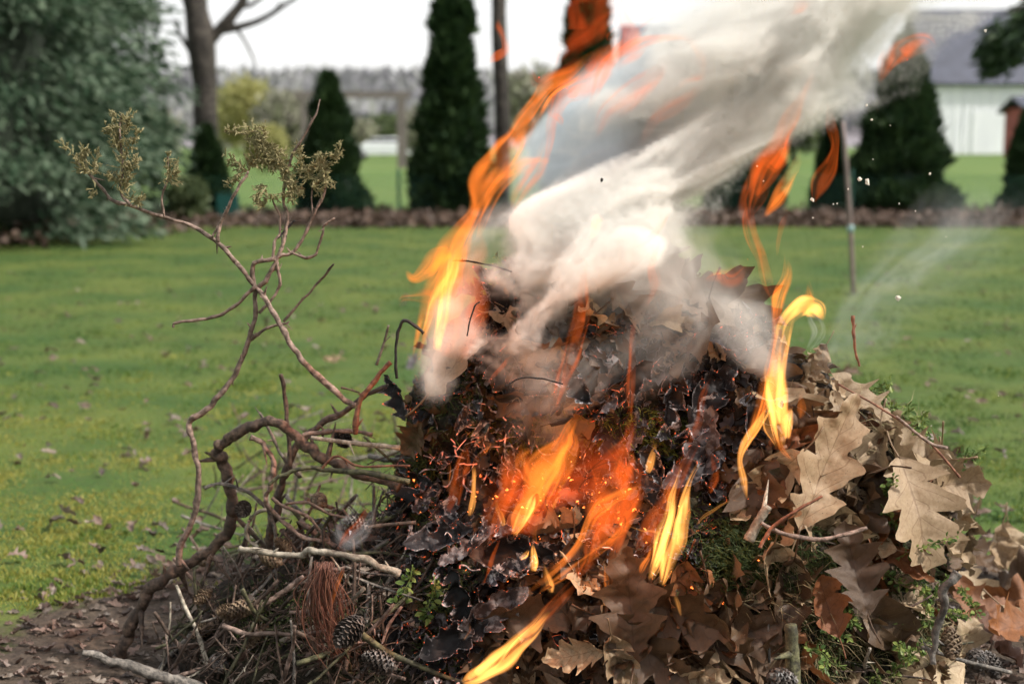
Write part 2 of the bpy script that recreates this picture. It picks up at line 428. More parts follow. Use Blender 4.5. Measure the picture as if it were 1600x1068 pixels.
def frame_mat(p, nrm, axis_px, tilt=0, scale=.14, roll=None):
    """leaf matrix: +Y of the leaf along axis (direction in the photograph plane, world x/z), normal ~nrm"""
    ax = Vector((axis_px[0], 0, axis_px[1])); ax = ax - nrm * ax.dot(nrm)
    if ax.length < 1e-3: ax = nrm.orthogonal()
    ax.normalize(); x = ax.cross(nrm).normalized()
    M = Matrix((x, ax, nrm)).transposed().to_4x4()
    M = Matrix.Translation(p) @ M @ Matrix.Rotation(tilt, 4, 'X') @ Matrix.Rotation(roll or 0, 4, 'Y') @ Matrix.Scale(scale, 4) @ Matrix.Translation((0, -.5, 0))
    return M
n_leaf = 0
def put_leaf(key, M, label=None, me=None):
    global n_leaf; n_leaf += 1
    o = bpy.data.objects.new('leaf', me or random.choice(VAR[key])); C.objects.link(o); o.parent = pile
    o.matrix_basis = Matrix.Translation(-PO) @ M
    if label: o['label'] = label
    return o
def zone(px, py):
    """what the photograph shows at this place on the heap"""
    r = random.random()
    if px < 620 and py > 640: return 'brown' if r < .10 else ('ash' if r < .16 and px > 540 else None)
    if py < 560 and px > 870: return 'brown' if r < .5 else ('tan' if r < .55 else 'char')
    if px > 1210 - (py > 860) * 60:
        
        if py > 880 and ((px - 1360) / 130) ** 2 + ((py - 970) / 110) ** 2 < 1 and random.random() < .55: return None
        return 'tan' if r < (.60 if py < 860 else .22) else ('brown' if r < .88 else 'rust')
    if 1120 < px < 1270 and 820 < py < 905 and r < .75: return None
    if px > 1130 and py < 850: return 'brown' if r < .4 else ('char' if r < .75 else ('rust' if r < .82 else 'tan'))
    if py > 890 and px > 760: return 'brown' if r < .62 else ('tan' if r < .74 else ('rust' if r < .9 else 'char'))
    if py < 640 and px < 870: return 'char' if r < .6 else ('brown' if r < .9 else 'tan')
    return 'char' if r < .6 else ('ash' if r < .86 else ('brown' if r < .97 else 'rust'))
def rand_M(px, py, sc, off=.012):
    p, n, _ = hit(px, py)
    n = (n + Vector([random.gauss(0, .35) for _ in range(3)])).normalized()
    if n.y > .3: n.y *= -1
    a = random.gauss(-math.pi / 2, 1.1); 
    return frame_mat(p + n * random.uniform(.0, off * 2), n, (math.cos(a), math.sin(a)), random.gauss(0, .3), sc, random.gauss(0, .35))
# the leaves that stand out one by one
hero = [
 ('tan', 1405, 808, .06, (.06, -1), .215, 'largest pale tan oak leaf hanging point down', dict(curl=.25, bend=.35, crum=.03, wide=.42)),
 ('tan', 1275, 722, .06, (.42, .9), .26, 'long pale tan leaf standing beside the tall flame', dict(curl=.5, bend=.15, crum=.05, wide=.25)),
 ('tan', 1310, 690, .02, (.1, 1), .20, None, dict(curl=.7, bend=.3, wide=.24)),
 ('tan', 1460, 752, .05, (.95, .1), .15, 'pale curled leaf on the right shoulder of the heap', dict(curl=.7, bend=1.1, wide=.4)),
 ('brown', 1500, 730, .02, (.6, -.8), .17, None, dict(curl=1.2, bend=.8, wide=.3)),
 ('tan', 1500, 800, .02, (-.1, 1), .17, None, dict(curl=1.4, bend=.9, wide=.36)),
 ('rust', 1275, 925, .05, (-.3, .8), .13, 'orange brown folded leaf above the upright stick', dict(curl=1.3, bend=.7, wide=.42)),
 ('brown', 1375, 960, .03, (.8, -.5), .19, None, dict(curl=.5, bend=.5, wide=.24, lobed=False)),
 ('brown', 1325, 885, .05, (-.2, 1), .17, None, dict(curl=.4, bend=.3)),
 ('oval', 1235, 678, .05, (1, .3), .12, 'narrow red brown leaf pointing right in front of the flame', None),
 ('brown', 1240, 745, .02, (.2, 1), .16, None, dict(curl=.3, bend=.4, wide=.42)),
 ('brown', 1325, 590, .03, (.98, .2), .13, 'dark curled leaf with upright stalk on the right slope', dict(curl=1.5, bend=.6, wide=.3)),
 ('brown', 985, 930, .05, (-.1, 1), .21, 'dark brown leaf standing point up at the foot of the fire', dict(curl=.8, bend=.3, wide=.36)),
 ('brown', 1065, 945, .045, (.9, -.25), .20, None, dict(curl=.6, bend=.5, wide=.36)),
 ('brown', 830, 955, .05, (.9, .2), .18, 'olive brown leaf lit by the low diagonal flame', dict(curl=.7, bend=.5, wide=.3)),
 ('tan', 955, 1015, .045, (.3, -.8), .13, None, dict(curl=1.4, bend=.8, crum=.12)),
 ('tan', 905, 1025, .045, (-.8, -.2), .12, None, dict(curl=1.2, bend=.9, crum=.12)),
 ('brown', 1010, 1000, .04, (.7, -.5), .20, None, dict(curl=.5, bend=.4)),
 ('brown', 1150, 990, .03, (.8, .3), .18, None, dict(curl=.8, bend=.6)),
 ('tan', 1075, 1045, .04, (.9, .1), .16, None, dict(curl=1.4, bend=.6, crum=.12)),
 ('brown', 1200, 1020, .03, (.8, .3), .15, None, dict(curl=1.0, bend=.6)),
 ('brown', 1000, 452, .03, (1, -.12), .22, 'broad brown leaf arched over the smoking top', dict(curl=.8, bend=.9, wide=.36)),
 ('brown', 1090, 490, .03, (.6, -.8), .22, None, dict(curl=.6, bend=.7, wide=.4)),
 ('brown', 925, 450, .03, (.5, -.8), .2, None, dict(curl=.6, bend=.7, wide=.4)),
 ('tan', 740, 560, .03, (.7, .7), .22, 'scorched pale leaf slanting up the left side', dict(curl=1.0, bend=.3, wide=.25)),
 ('char', 790, 425, .02, (.4, 1), .12, None, None), ('char', 800, 470, .03, (-.2, 1), .15, None, None), ('brown', 1150, 480, .02, (.8, -.6), .2, None, dict(curl=.9, bend=.8)), ('char', 645, 575, .03, (.2, 1), .13, None, None), ('char', 640, 620, .03, (-.5, .6), .11, None, None),
 ('ash', 725, 820, .04, (.1, 1), .12, 'grey ashen leaf curled upright by the hollow', None),
 ('char', 705, 855, .04, (1, .1), .15, None, None), ('char', 800, 870, .05, (1, .1), .19, None, None),
 ('ash', 740, 935, .05, (.3, -1), .13, None, None), ('char', 770, 950, .05, (.8, .6), .15, None, None),
 ('ash', 1015, 730, .03, (.4, -1), .11, 'pale ash leaf with glowing rim right of the hollow', None),
 ('char', 1100, 700, .03, (.3, 1), .17, None, None), ('char', 1075, 740, .03, (-.7, -.6), .15, None, None),
 ('ash', 1090, 660, .03, (.5, .8), .12, None, None), ('char', 1110, 620, .02, (.5, .8), .15, None, None),
 ('char', 960, 680, .02, (.1, -1), .15, None, None), ('ash', 820, 905, .05, (1, .3), .11, None, None), ('ash', 880, 880, .05, (1, -.2), .12, None, None),
 ('char', 720, 1000, .05, (.8, .5), .14, None, None), ('ash', 700, 1045, .05, (1, .1), .13, None, None),
]
for i, (key, px, py, off, ax, sc, lab, kw) in enumerate(hero):
    p, n, _ = hit(px, py); n = (n + Vector((0, -.8, .1))).normalized()
    me = None
    if kw is not None:
        V, Fc, U = leaf_geo(900 + i, nv=40, cols=(-1, -.8, -.55, -.3, -.12, 0, .12, .3, .55, .8, 1), **kw)
        me = mesh('leaf', V, Fc, {'tan': m_tan, 'brown': m_brown, 'rust': m_rust}[key], U)
    put_leaf(key, frame_mat(p + n * off, n, ax, 0, sc), lab, me)
# single leaves over the whole visible heap
pts = []
while len(pts) < 255:
    px, py = random.uniform(600, 1540), random.uniform(405, 1100)
    p, n, k = hit(px, py)
    if k == 9: continue
    z = zone(px, py)
    if z is None: continue
    cav = ((px - 850) / 170) ** 2 + ((py - 750) / 85) ** 2
    if cav < 1 and random.random() < .75: continue
    if py < 470 and px > 900 and random.random() < .85: continue
    if any((px - a) ** 2 + (py - b) ** 2 < 22 ** 2 for a, b in pts): continue
    pts.append((px, py)); put_leaf(z, rand_M(px, py, random.choice((random.uniform(.07, .12), random.uniform(.12, .20))) * (.7 if z in ('char', 'ash') else 1)))
# fallen leaves on the ground right of the heap
for px, py, key in [(1560,930,'tan'),(1590,985,'rust'),(1540,1000,'rust'),(1505,975,'rust'),(1580,900,'tan'),(1530,950,'tan'),(1575,1050,'rust'),(1530,905,'brown'),(1500,1050,'tan'),(1600,1040,'tan'),(1550,1030,'rust'),(1605,930,'brown')]:
    g = G(px, py); g.z = random.uniform(.02, .09); n = Vector((random.gauss(0, .4), -.7, 1)).normalized(); a = random.uniform(0, 6.28)
    o = put_leaf(key, frame_mat(g, n, (math.cos(a), math.sin(a)), 0, random.uniform(.13, .19)))
# small leaf scraps and crumbs, joined
def scraps(name, mat, N, pick, size, parent=pile, ragged=.5):
    geo = [leaf_geo(5000 + i, nv=9, cols=(-1, -.4, 0, .4, 1), curl=random.uniform(.3, 1.8), bend=random.uniform(.2, 1), crum=.12, stem=False, ragged=ragged) for i in range(10)]
    A = [(np.array(V), np.array([[q for q in f] for f in Fc]), np.array(U)) for V, Fc, U in geo]
    VV = []; FF = []; UU = []; b = 0
    for _ in range(N):
        q = pick()
        if q is None: continue
        M = np.array(q); V, Fc, U = random.choice(A)
        VV.append(V @ M[:3, :3].T + M[:3, 3] - np.array(PO)); FF.append(Fc + b); UU.append(U); b += len(V)
    o = obj(name, np.concatenate(VV), np.concatenate(FF), mat, parent, np.concatenate(UU))
    o['kind'] = 'stuff'; return o
def pick_in(keys, sz):
    def f():
        for _ in range(8):
            px, py = random.uniform(590, 1540), random.uniform(405, 1110); p, n, k = hit(px, py)
            if k == 9: continue
            z = zone(px, py)
            if z in keys: return rand_M(px, py, random.uniform(*sz), .006)
    return f
scraps('leaf_scraps', m_tan, 300, pick_in(('tan',), (.03, .07)), 0)
scraps('brown_leaf_scraps', m_brown, 650, pick_in(('brown', 'rust'), (.03, .08)), 0)
scraps('charred_scraps', m_char, 800, pick_in(('char',), (.02, .06)), 0, ragged=.8)
scraps('ash_flakes', m_ash, 350, pick_in(('ash',), (.012, .035)), 0, ragged=.9)
# litter on the soil
def pick_ground():
    for _ in range(20):
        x = random.uniform(-1.3, 1.6); y = random.uniform(2.3, 3.7)
        if dirt_f(x, y) < 1.25 + random.gauss(0, .12):
            a = random.uniform(0, 6.28)
            n = Vector((random.gauss(0, .5), random.gauss(0, .5), 1)).normalized()
            return Matrix.Translation(PO) @ Matrix.Translation(-PO) @ frame_mat(Vector((x, y, max(0.004, mound_h(x, y)))), n, (math.cos(a), math.sin(a)), 0, random.uniform(.012, .045))
m_litter = mat_leaf('litter', [(.10, .06, .045), (.22, .15, .12), (.05, .035, .03), (.33, .27, .22)])
lt = scraps('leaf_litter', m_litter, 2600, pick_ground, 0, None)
def pick_lawn():
    y = 1 / random.uniform(1 / 12, 1 / 3.2); x = random.uniform(-.4, .4) * y; a = random.uniform(0, 6.28)
    return frame_mat(Vector((x, y, .025)), Vector((random.gauss(0, .4), random.gauss(0, .4), 1)).normalized(), (math.cos(a), math.sin(a)), 0, random.uniform(.02, .06))
ll = scraps('lawn_litter', m_litter, 700, pick_lawn, 0, None); ll.location = PO; tag(ll, 'brown leaf scraps scattered over the lawn', 'litter')
lt.location = PO; tag(lt, 'scattered bark chips and leaf crumbs on the bare soil', 'litter')

# ------------------------------------------------------------------ moss, weeds
def tufts(name, mat, regions, N, L, w, parent=pile):
    VV = []; FF = []; b = 0
    for (cx, cy, rx, ry, wt_) in regions:
        for _ in range(int(N * wt_)):
            px, py = random.gauss(cx, rx * .5), random.gauss(cy, ry * .5); p, n, k = hit(px, py)
            if k == 9: continue
            d = (n * random.uniform(.2, 1) + Vector([random.gauss(0, .6) for _ in range(3)])).normalized()
            s = d.orthogonal().normalized() * w; l = random.uniform(*L); d2 = (d + Vector((random.gauss(0, .5), random.gauss(0, .3), -.5))).normalized()
            p = p - PO + n * random.uniform(0, .015)
            VV += [p - s, p + s, p + d * l * .5 + s, p + d * l * .5 - s, p + d * l * .5 + d2 * l * .5]
            FF += [(b, b + 1, b + 2, b + 3), (b + 3, b + 2, b + 4)]; b += 5
    o = obj(name, VV, FF, mat, parent, smooth=False); o['kind'] = 'stuff'; return o
m_moss = mat_foliage('moss', [(.03, .045, .01), (.08, .10, .018), (.20, .20, .03)], .7, .3, 20)
m_moss_d = mat_foliage('moss_dark', [(.012, .02, .006), (.03, .05, .012), (.07, .085, .02)], .7, .25, 20)
m_weed = mat_foliage('weed_leaf', [(.04, .08, .02), (.10, .16, .04), (.22, .27, .07)], .5, .35, 15)
m_dry = mat_foliage('dry_grass', [(.12, .09, .045), (.24, .19, .10), (.32, .27, .15)], .7, .2, 15)
tufts('moss', m_moss, [(920, 665, 130, 28, 1), (840, 690, 60, 20, .4), (1050, 690, 50, 40, .35)], 1500, (.01, .03), .0008)
tufts('dark_moss', m_moss_d, [(1190, 880, 130, 50, 1), (700, 960, 60, 90, .8), (660, 760, 40, 80, .4), (1350, 970, 160, 110, 1.4), (1190, 865, 130, 50, 1), (1120, 850, 80, 60, .5), (700, 600, 60, 60, .4), (1430, 880, 60, 60, .5), (450, 960, 120, 60, .5)], 2400, (.008, .025), .0009)
tufts('dry_stems', m_dry, [(1230, 930, 60, 60, .4), (1360, 680, 120, 60, .6), (1300, 1020, 120, 50, .4), (1450, 980, 60, 60, .4)], 420, (.03, .10), .0006)
def sprig(px0, py0, ax, L, nl, ls, label, mat=m_weed, off=.02, name='weed_sprig', w=.001):
    p, n, _ = hit(px0, py0); p = p + n * off; d = Vector((ax[0], -.15, ax[1])).normalized()
    pts_ = []; q = p.copy(); dd = d.copy()
    for i in range(7):
        pts_.append((*q, w * (1.2 - .12 * i))); dd = (dd + Vector([random.gauss(0, .28) for _ in range(3)])).normalized(); q = q + dd * L / 6
    o0 = p.copy(); e = empty(name, o0); tag(e, label, 'weed')
    V, Fc, U = tube(pts_, 5, 4, .1); obj('stem', [v - o0 for v in V], Fc, mat, e)
    sp = catmull(pts_, 6); V = []; Fc = []
    for i in range(nl):
        c = Vector(sp[int((.1 + .9 * i / nl) * (len(sp) - 1))][:3]); a = Vector([random.gauss(0, 1) for _ in range(3)]).normalized()
        a.y -= .3; s = a.orthogonal().normalized(); nn = a.cross(s); l = ls * random.uniform(.6, 1.3); b = len(V); c = c + a * l * .4 - o0
        for (u, v) in ((0, 0), (.25, .3), (.33, .62), (.18, .88), (0, 1), (-.18, .88), (-.33, .62), (-.25, .3)):
            V.append(c + s * u * l + a * v * l + nn * (abs(u) * .35 - v * v * .25) * l)
        Fc += [(b, b + 1, b + 2, b + 3, b + 4), (b, b + 4, b + 5, b + 6, b + 7)]
    o = obj('foliage', V, Fc, mat, e, smooth=False); o['kind'] = 'stuff'; return e
sprig(690, 905, (.3, -1), .10, 60, .011, 'bright green weed sprig among grey ash at the lower left', off=.05)
sprig(672, 900, (-.1, -1), .08, 40, .012, 'yellow green leafy weed hanging beside the ash flakes', off=.05)
sprig(770, 480, (-.3, 1), .10, 26, .015, 'green seedling standing against the smoke at the top left', off=.02, w=.0015)
sprig(800, 450, (.1, 1), .06, 26, .014, 'small leafy seedling on top of the left peak', off=.02, w=.0015)
for k in range(14):
    px = 1320 + 14 * k; py = 600 + 11 * k
    sprig(px, py + 18, (random.uniform(-.3, 1), random.uniform(-.1, .9)), random.uniform(.05, .09), 34, .011, '%s pale green weed sprig going down the right slope' % ['topmost','second','third','fourth','fifth','sixth','seventh','eighth','ninth','tenth','eleventh','twelfth','thirteenth','lowest'][k], off=.012)['group'] = 'weeds on the right slope'
LRW = {0: 'green weed sprig on top of the largest oak leaf', 1: 'green weed sprig left of the largest oak leaf', 2: 'green weed just under the largest oak leaf', 6: 'green weed right below the orange folded leaf', 8: 'green weed above the orange folded leaf, beside the largest oak leaf', 11: 'green weed against the knotted grey stick', 12: 'lowest tangled green weed at the bottom edge', 13: 'green weed beside the upright grey green stick', 5: 'weed hanging off the right rim of the heap'}
for iw, (px, py) in enumerate([(1380,770),(1345,790),(1410,900),(1440,930),(1400,950),(1460,880),(1310,990),(1350,1030),(1290,1040),(1400,1010),(1330,960),(1470,910),(1370,1060),(1250,1000),(1390,880),(1430,1000),(1340,880)]):
    sprig(px, py, (random.uniform(-1, 1), random.uniform(-1, .6)), random.uniform(.06, .14), 55, .0095, LRW.get(iw, 'tangled green weed among the leaves at the lower right'), m_weed, off=.04)['group'] = 'weeds at the lower right'

# ------------------------------------------------------------------ branches
m_bark = mat_bark('bark_juniper', (.15, .10, .075), (.30, .21, .17)); m_barkd = mat_bark('bark_dark', (.05, .032, .022), (.13, .085, .06))
m_pale = mat_bark('bark_pale', (.25, .21, .16), (.44, .39, .31)); m_barkg = mat_bark('bark_grey', (.10, .09, .08), (.24, .21, .18)); m_mossy = mat_bark('bark_mossy', (.05, .045, .025), (.13, .125, .06))
m_black = mat_bark('twig_burnt', (.006, .006, .006), (.03, .026, .025)); m_redt = mat_bark('twig_red', (.19, .07, .04), (.30, .13, .075))
def path(pts_, Y, dy=0):
    n = len(pts_); out = []
    for i, q in enumerate(pts_):
        y = (Y + dy * i / (n - 1)) + .02 * noise.noise(Vector((q[0] * .01, q[1] * .01, Y * 9)))
        p = P(q[0], q[1], y); out.append((p.x, p.y, p.z, q[2] * MM * .5))
    return out
def wid(pts_, a, b):
    n = len(pts_); return [(x, y, a + (b - a) * i / (n - 1)) for i, (x, y) in enumerate(pts_)]
def stubs(V, Fc, pr, n, rnd_):
    """short spurs left on the bark"""
    for _ in range(n):
        i = rnd_.randrange(1, len(pr) - 1); p = Vector(pr[i][:3]); r = pr[i][3]
        d = Vector((rnd_.gauss(0, 1), rnd_.gauss(0, .5), rnd_.gauss(0, 1))).normalized()
        k_ = rnd_.choice((2.5, 3.2, 4.5, 8)); tv, tf, _u = tube([(*(p), r * .7), (*(p + d * r * k_ * .55), r * .42), (*(p + d * r * k_), r * .12)], 5, 2, 0)
        b = len(V); V += tv; Fc += [tuple(q + b for q in f) for f in tf]
def branch(name, label, pts_, a, b, mat, Y=2.6, dy=0, parent=None, cat='branch', group=None, ns=4, seg=9):
    pr = path(wid(pts_, a, b), Y, dy)
    if len(pr) > 3:                                       # small kinks and swellings at the nodes
        fine_ = catmull(pr, 3); rk = random.Random(int(pts_[0][0])); pr = [tuple(q + np.array([rk.gauss(0, .22) * q[3], rk.gauss(0, .22) * q[3], rk.gauss(0, .22) * q[3], q[3] * rk.uniform(-.12, .2)])) for q in fine_]
    n_sm = 3 if len(pr) > 12 else 6
    V, Fc, U = tube(pr, seg, n_sm, .30, 90, seed=len(pts_)); rnd_ = random.Random(int(pts_[0][0] * 7 + pts_[0][1]))
    V = list(V); Fc = list(Fc); q = catmull(pr, 2); stubs(V, Fc, q, ns, rnd_)
    if parent is None:
        o0 = Vector(pr[0][:3]); o = obj(name, [v - o0 for v in V], Fc, mat); o.location = o0; tag(o, label, cat, group)
    else:
        o0 = parent.location; o = obj(name, [v - o0 for v in V], Fc, mat, parent)
        if label: o['label'] = label
    return o, pr
# upper juniper branch with dry foliage
J, Jp = branch('juniper_branch', 'long dead juniper branch arching up left with dry olive foliage tips',
    [(556,632),(540,625),(500,590),(471,560),(453,537),(437,506),(414,466),(398,447),(367,407),(339,378),(296,352),(257,340),(205,321),(178,315),(160,295),(139,272),(118,252)], 11, 4, m_bark, 2.56, .06, ns=10)
jt = [([(205,321),(188,302),(192,262),(189,225),(187,200),(190,178)],5,2),([(257,340),(253,305),(262,280),(262,245)],4,2),([(339,378),(345,350),(358,320),(375,290),(388,268)],6,4),
      ([(331,372),(345,345),(360,322)],4,2),([(437,506),(447,505),(452,502)],5,3),([(398,447),(367,478),(343,492),(312,499),(276,504),(270,511)],6,4)]
for q, a, b in jt: branch('twig', None, q, a, b, m_bark, 2.585, 0, J, ns=2, seg=7)
K, Kp = branch('crooked_branch', 'tall crooked branch rising from the brushwood with fine grey tips',
    [(280,884),(285,846),(305,802),(310,752),(303,693),(295,661),(322,641),(347,614),(369,579),(384,545),(398,498),(399,455),(394,419),(402,409),(426,405),(441,398),(457,394),(473,372),(489,337),(504,309),(508,290)], 11, 4, m_bark, 2.6, .0, ns=12)
for q, a, b, mm in [([(402,451),(418,435),(430,411),(443,380),(449,337),(443,309),(453,250),(473,215),(493,179),(500,156)],8,2.5,m_bark),
     ([(428,403),(434,415),(437,443),(426,466),(406,488)],6,5,m_bark),([(426,403),(430,376),(437,366),(436,337),(426,313)],5,3,m_bark),
     ([(434,372),(446,360),(461,344)],4,3,m_black),([(457,394),(477,403),(493,396),(504,364),(508,350),(523,341)],5,3,m_bark),
     ([(392,531),(414,514),(437,506)],6,5,m_bark),([(443,502),(473,468),(500,439),(522,412)],5,3.5,m_barkd),
     ([(489,337),(487,310),(489,285)],3,2,m_bark)]:
    branch('twig', None, q, a, b, mm, 2.6, 0, K, ns=2, seg=7)
L_, Lp_ = branch('looped_branch', 'thickest brown branch looping up and over into the fire',
    [(140,1075),(184,1027),(199,990),(219,950),(243,911),(273,891),(313,869),(347,841),(364,807),(359,767),(350,723),(336,703),(362,683),(397,664),(421,657),(446,668),(476,693),(505,715),(535,727),(570,743),(625,757)], 20, 15, m_barkd, 2.66, -.12, ns=12, seg=12)
branch('twig', None, [(471,681),(510,673),(555,674),(582,678)], 9, 6, m_bark, 2.58, 0, L_)
branch('twig', None, [(392,681),(416,698),(426,723),(424,753),(414,777),(420,790),(446,817),(471,837),(495,844),(512,842)], 9, 7, m_bark, 2.57, 0, L_)
branch('twig', None, [(416,795),(397,804),(386,822),(387,842),(402,854)], 6, 6, m_pale, 2.56, 0, L_)
branch('twig', None, [(425,778),(446,792),(476,804),(495,822),(506,839)], 6, 5, m_bark, 2.55, 0, L_)
branch('twig', None, [(446,787),(481,785),(510,800),(545,810)], 5, 4, m_bark, 2.55, 0, L_)
singles = [
 ('branch','forked pinkish branch running up into the charred leaves',[(555,676),(560,634),(575,609),(594,584),(610,565)],9,7,m_redt,2.5,0),
 ('branch','dark leaning branch crossing behind the looped branch',[(612,600),(575,617),(535,644),(495,666),(463,703),(446,738),(436,772),(426,817),(421,856),(421,910)],8,17,m_barkd,2.68,0),
 ('branch','dark mossy branch reaching right into the heap above the pale one',[(421,757),(446,740),(481,730),(520,735),(570,738),(640,752)],6,10,m_mossy,2.52,-.04),
 ('twig','thin reddish twig curving along the mossy branch',[(500,735),(520,715),(535,715),(560,728),(594,728),(640,727)],4,3.5,m_redt,2.5,-.02),
 ('branch','short grey branch hooked at its left end over the cone',[(320,762),(342,755),(367,760),(397,775),(421,802),(431,832),(429,870)],6,6,m_barkg,2.6,0),
 ('branch','pale bare branch lying across the brushwood',[(372,856),(406,861),(466,866),(486,859),(520,865),(575,876),(624,895)],9,12,m_pale,2.45,-.03),
 ('stick','straight brown stick standing up from the brushwood',[(439,584),(446,629),(452,688),(454,740)],7,8,m_barkd,2.66,0),
 ('stick','slim grey knobbly stick behind the looped branch',[(406,644),(426,683),(441,713),(470,745)],5,7,m_barkg,2.7,0),
 ('stick','pale brown stick pointing right under the forked branch',[(486,683),(545,691),(625,699)],7,8,m_pale,2.56,0),
 ('twig','tiny dark twig beside the fork',[(533,605),(545,608),(562,613)],4,3,m_barkd,2.54,0),
 ('stick','brown stick slanting under the brushwood',[(347,963),(397,950),(436,930),(475,900)],7,9,m_bark,2.5,0),
 ('stick','thin stick leaning down to the left foreground soil',[(241,955),(273,1000),(317,1035)],6,8,m_barkd,2.55,0),
 ('log','thick split grey stick end lying in the bottom left corner',[(128,1018),(199,1039),(283,1066),(400,1105)],12,22,m_barkg,2.42,0),
 ('stick','upright grey green stick at the bottom right',[(1236,975),(1238,1020),(1240,1090)],19,22,m_mossy,2.22,0),
 ('stick','knotted grey stick at the lower right of the heap',[(1500,895),(1478,915),(1475,950),(1462,990),(1455,1040)],14,9,m_barkg,2.3,0),
 ('stick','short broken stalk with frayed end below the tall flame',[(1200,790),(1185,815),(1170,845)],12,17,m_pale,2.28,0),
 ('twig','long curved leaf stalk below the pale oak leaf',[(1190,818),(1230,835),(1290,842),(1355,825)],6,6,m_bark,2.27,0),
 ('twig','thin leaf stalk curling down beside the frayed stalk',[(1285,775),(1240,800),(1205,825),(1188,855)],4,6,m_redt,2.25,0),
 ('twig','upright stalk with knob standing on the right shoulder',[(1343,572),(1337,550),(1334,520),(1333,492)],3,6,m_redt,2.5,0),
 ('twig','bent burnt twig poking out at the left edge of the fire',[(620,590),(618,545),(625,510),(632,500),(648,508),(662,520)],5,5,m_black,2.46,0),
 ('twig','grey twig leaning beside the small charred knob',[(588,570),(600,535),(607,508)],5,3.5,m_barkg,2.6,0),
 ('twig','black bent twig curving out of the smoke at the peak',[(925,420),(910,402),(895,380)],2.6,2,m_black,2.48,0),
 ('twig','thin black stalk jutting left from the smoky peak',[(800,425),(770,415),(730,408),(707,407)],2.8,2.5,m_black,2.5,0),
 ('twig','black stalk arching across the centre of the heap',[(790,603),(815,590),(850,592),(880,600)],2.5,2,m_black,2.28,0),
 ('twig','thin curled stalk rising at the left of the heap',[(730,525),(735,498),(742,478),(750,472)],2.5,2,m_black,2.36,0),
 ('stick','dark stick leaning right across the lower right slope',[(1480,700),(1450,690),(1400,650)],6,4,m_bark,2.42,0),
 ('twig','long straight stalk lying down the right slope',[(1500,745),(1450,690),(1380,640),(1310,600)],4,3,m_redt,2.5,0),
 ('stick','thin stick end lying on the fallen leaves at the bottom right',[(1440,1010),(1500,1030),(1580,1050)],6,6,m_barkg,2.35,0),
 ('twig','small burnt stick glowing beside the needle bundle',[(520,945),(527,915),(536,888)],4,5,m_black,2.42,0),
 ('branch','brown stick poking right from the hollow edge at the left',[(560,826),(600,820),(650,816)],6,6,m_barkd,2.42,0),
]
for nm, lb, q, a, b, mm, Y, dy in singles: branch(nm, lb, q, a, b, mm, Y, dy, cat=nm, ns=max(0, len(q) - 2))
# brushwood: small sticks heaped at the left
bank = []
for i in range(6):
    pr = []; q = Vector((0, 0, 0)); d = Vector((1, 0, 0))
    for k in range(5):
        pr.append((*q, .0035 * (1.15 - k * .12))); d = (d + Vector([random.gauss(0, .16) for _ in range(3)])).normalized(); q = q + d * .05
    V, Fc, U = tube(pr, 6, 4, .3, 80); V = list(V); Fc = list(Fc); stubs(V, Fc, catmull(pr, 3), 3, random); bank.append((V, Fc))
bm_ = [[mesh('stick', V, Fc, m) for V, Fc in bank] for m in (m_barkg, m_barkd, m_mossy, m_bark, m_pale)]
mats_w = [0, 1, 1, 1, 2, 2, 2, 3, 3, 0, 4]
for i in range(280):
    px, py = random.uniform(260, 640), random.uniform(660, 1075)
    p, n, k = hit(px, py)
    if k == 9 and px < 330: continue
    o = bpy.data.objects.new('stick', random.choice(bm_[random.choice(mats_w)])); C.objects.link(o)
    p = p + n * random.uniform(0, .05) if k != 9 else p + Vector((0, 0, .02))
    a = random.gauss(.7, .9); d = Vector((math.cos(a), random.gauss(0, .3), math.sin(a))).normalized()
    o.rotation_mode = 'QUATERNION'; o.rotation_quaternion = d.to_track_quat('X', 'Z'); s = random.uniform(.45, 1.2); o.scale = (s, s * random.uniform(.7, 1.4), s * random.uniform(.7, 1.4)); o.location = p - d * .1 * s
    tag(o, 'small dry stick tangled in the brushwood left of the fire', 'stick', 'small sticks in the brushwood')
for i in range(26):
    px, py = random.uniform(1180, 1560), random.uniform(960, 1080); p, n, k = hit(px, py)
    o = bpy.data.objects.new('stick', random.choice(bm_[random.choice(mats_w)])); C.objects.link(o); a = random.gauss(0, .9)
    d = Vector((math.cos(a), random.gauss(0, .3), math.sin(a) * .6)).normalized(); o.rotation_mode = 'QUATERNION'; o.rotation_quaternion = d.to_track_quat('X', 'Z')
    s = random.uniform(.3, .8); o.scale = (s, s, s); o.location = p + n * .02 - d * .1 * s
    tag(o, 'small dry stick among weeds at the lower right', 'stick', 'small sticks at the lower right')

V = []; Fc = []
for i in range(900):
    px, py = random.uniform(300, 650), random.uniform(690, 1080); p, n, k = hit(px, py)
    if k == 9: continue
    a = random.gauss(.8, .9); d = Vector((math.cos(a), random.gauss(0, .35), math.sin(a))).normalized(); l = random.uniform(.02, .09); p = p + n * random.uniform(0, .05) - d * l * .5
    b2 = p + d * l * .5 + Vector([random.gauss(0, .004) for _ in range(3)]); r = random.uniform(.0006, .0018)
    tv, tf, _ = tube([(*p, r), (*b2, r * .9), (*(p + d * l), r * .5)], 4, 2, 0); b = len(V); V += tv; Fc += [tuple(x + b for x in f) for f in tf]
o = obj('fine_twigs', V, Fc, m_barkd); tag(o, 'dense mass of fine dark twigs filling the brushwood', 'twigs', kind='stuff')
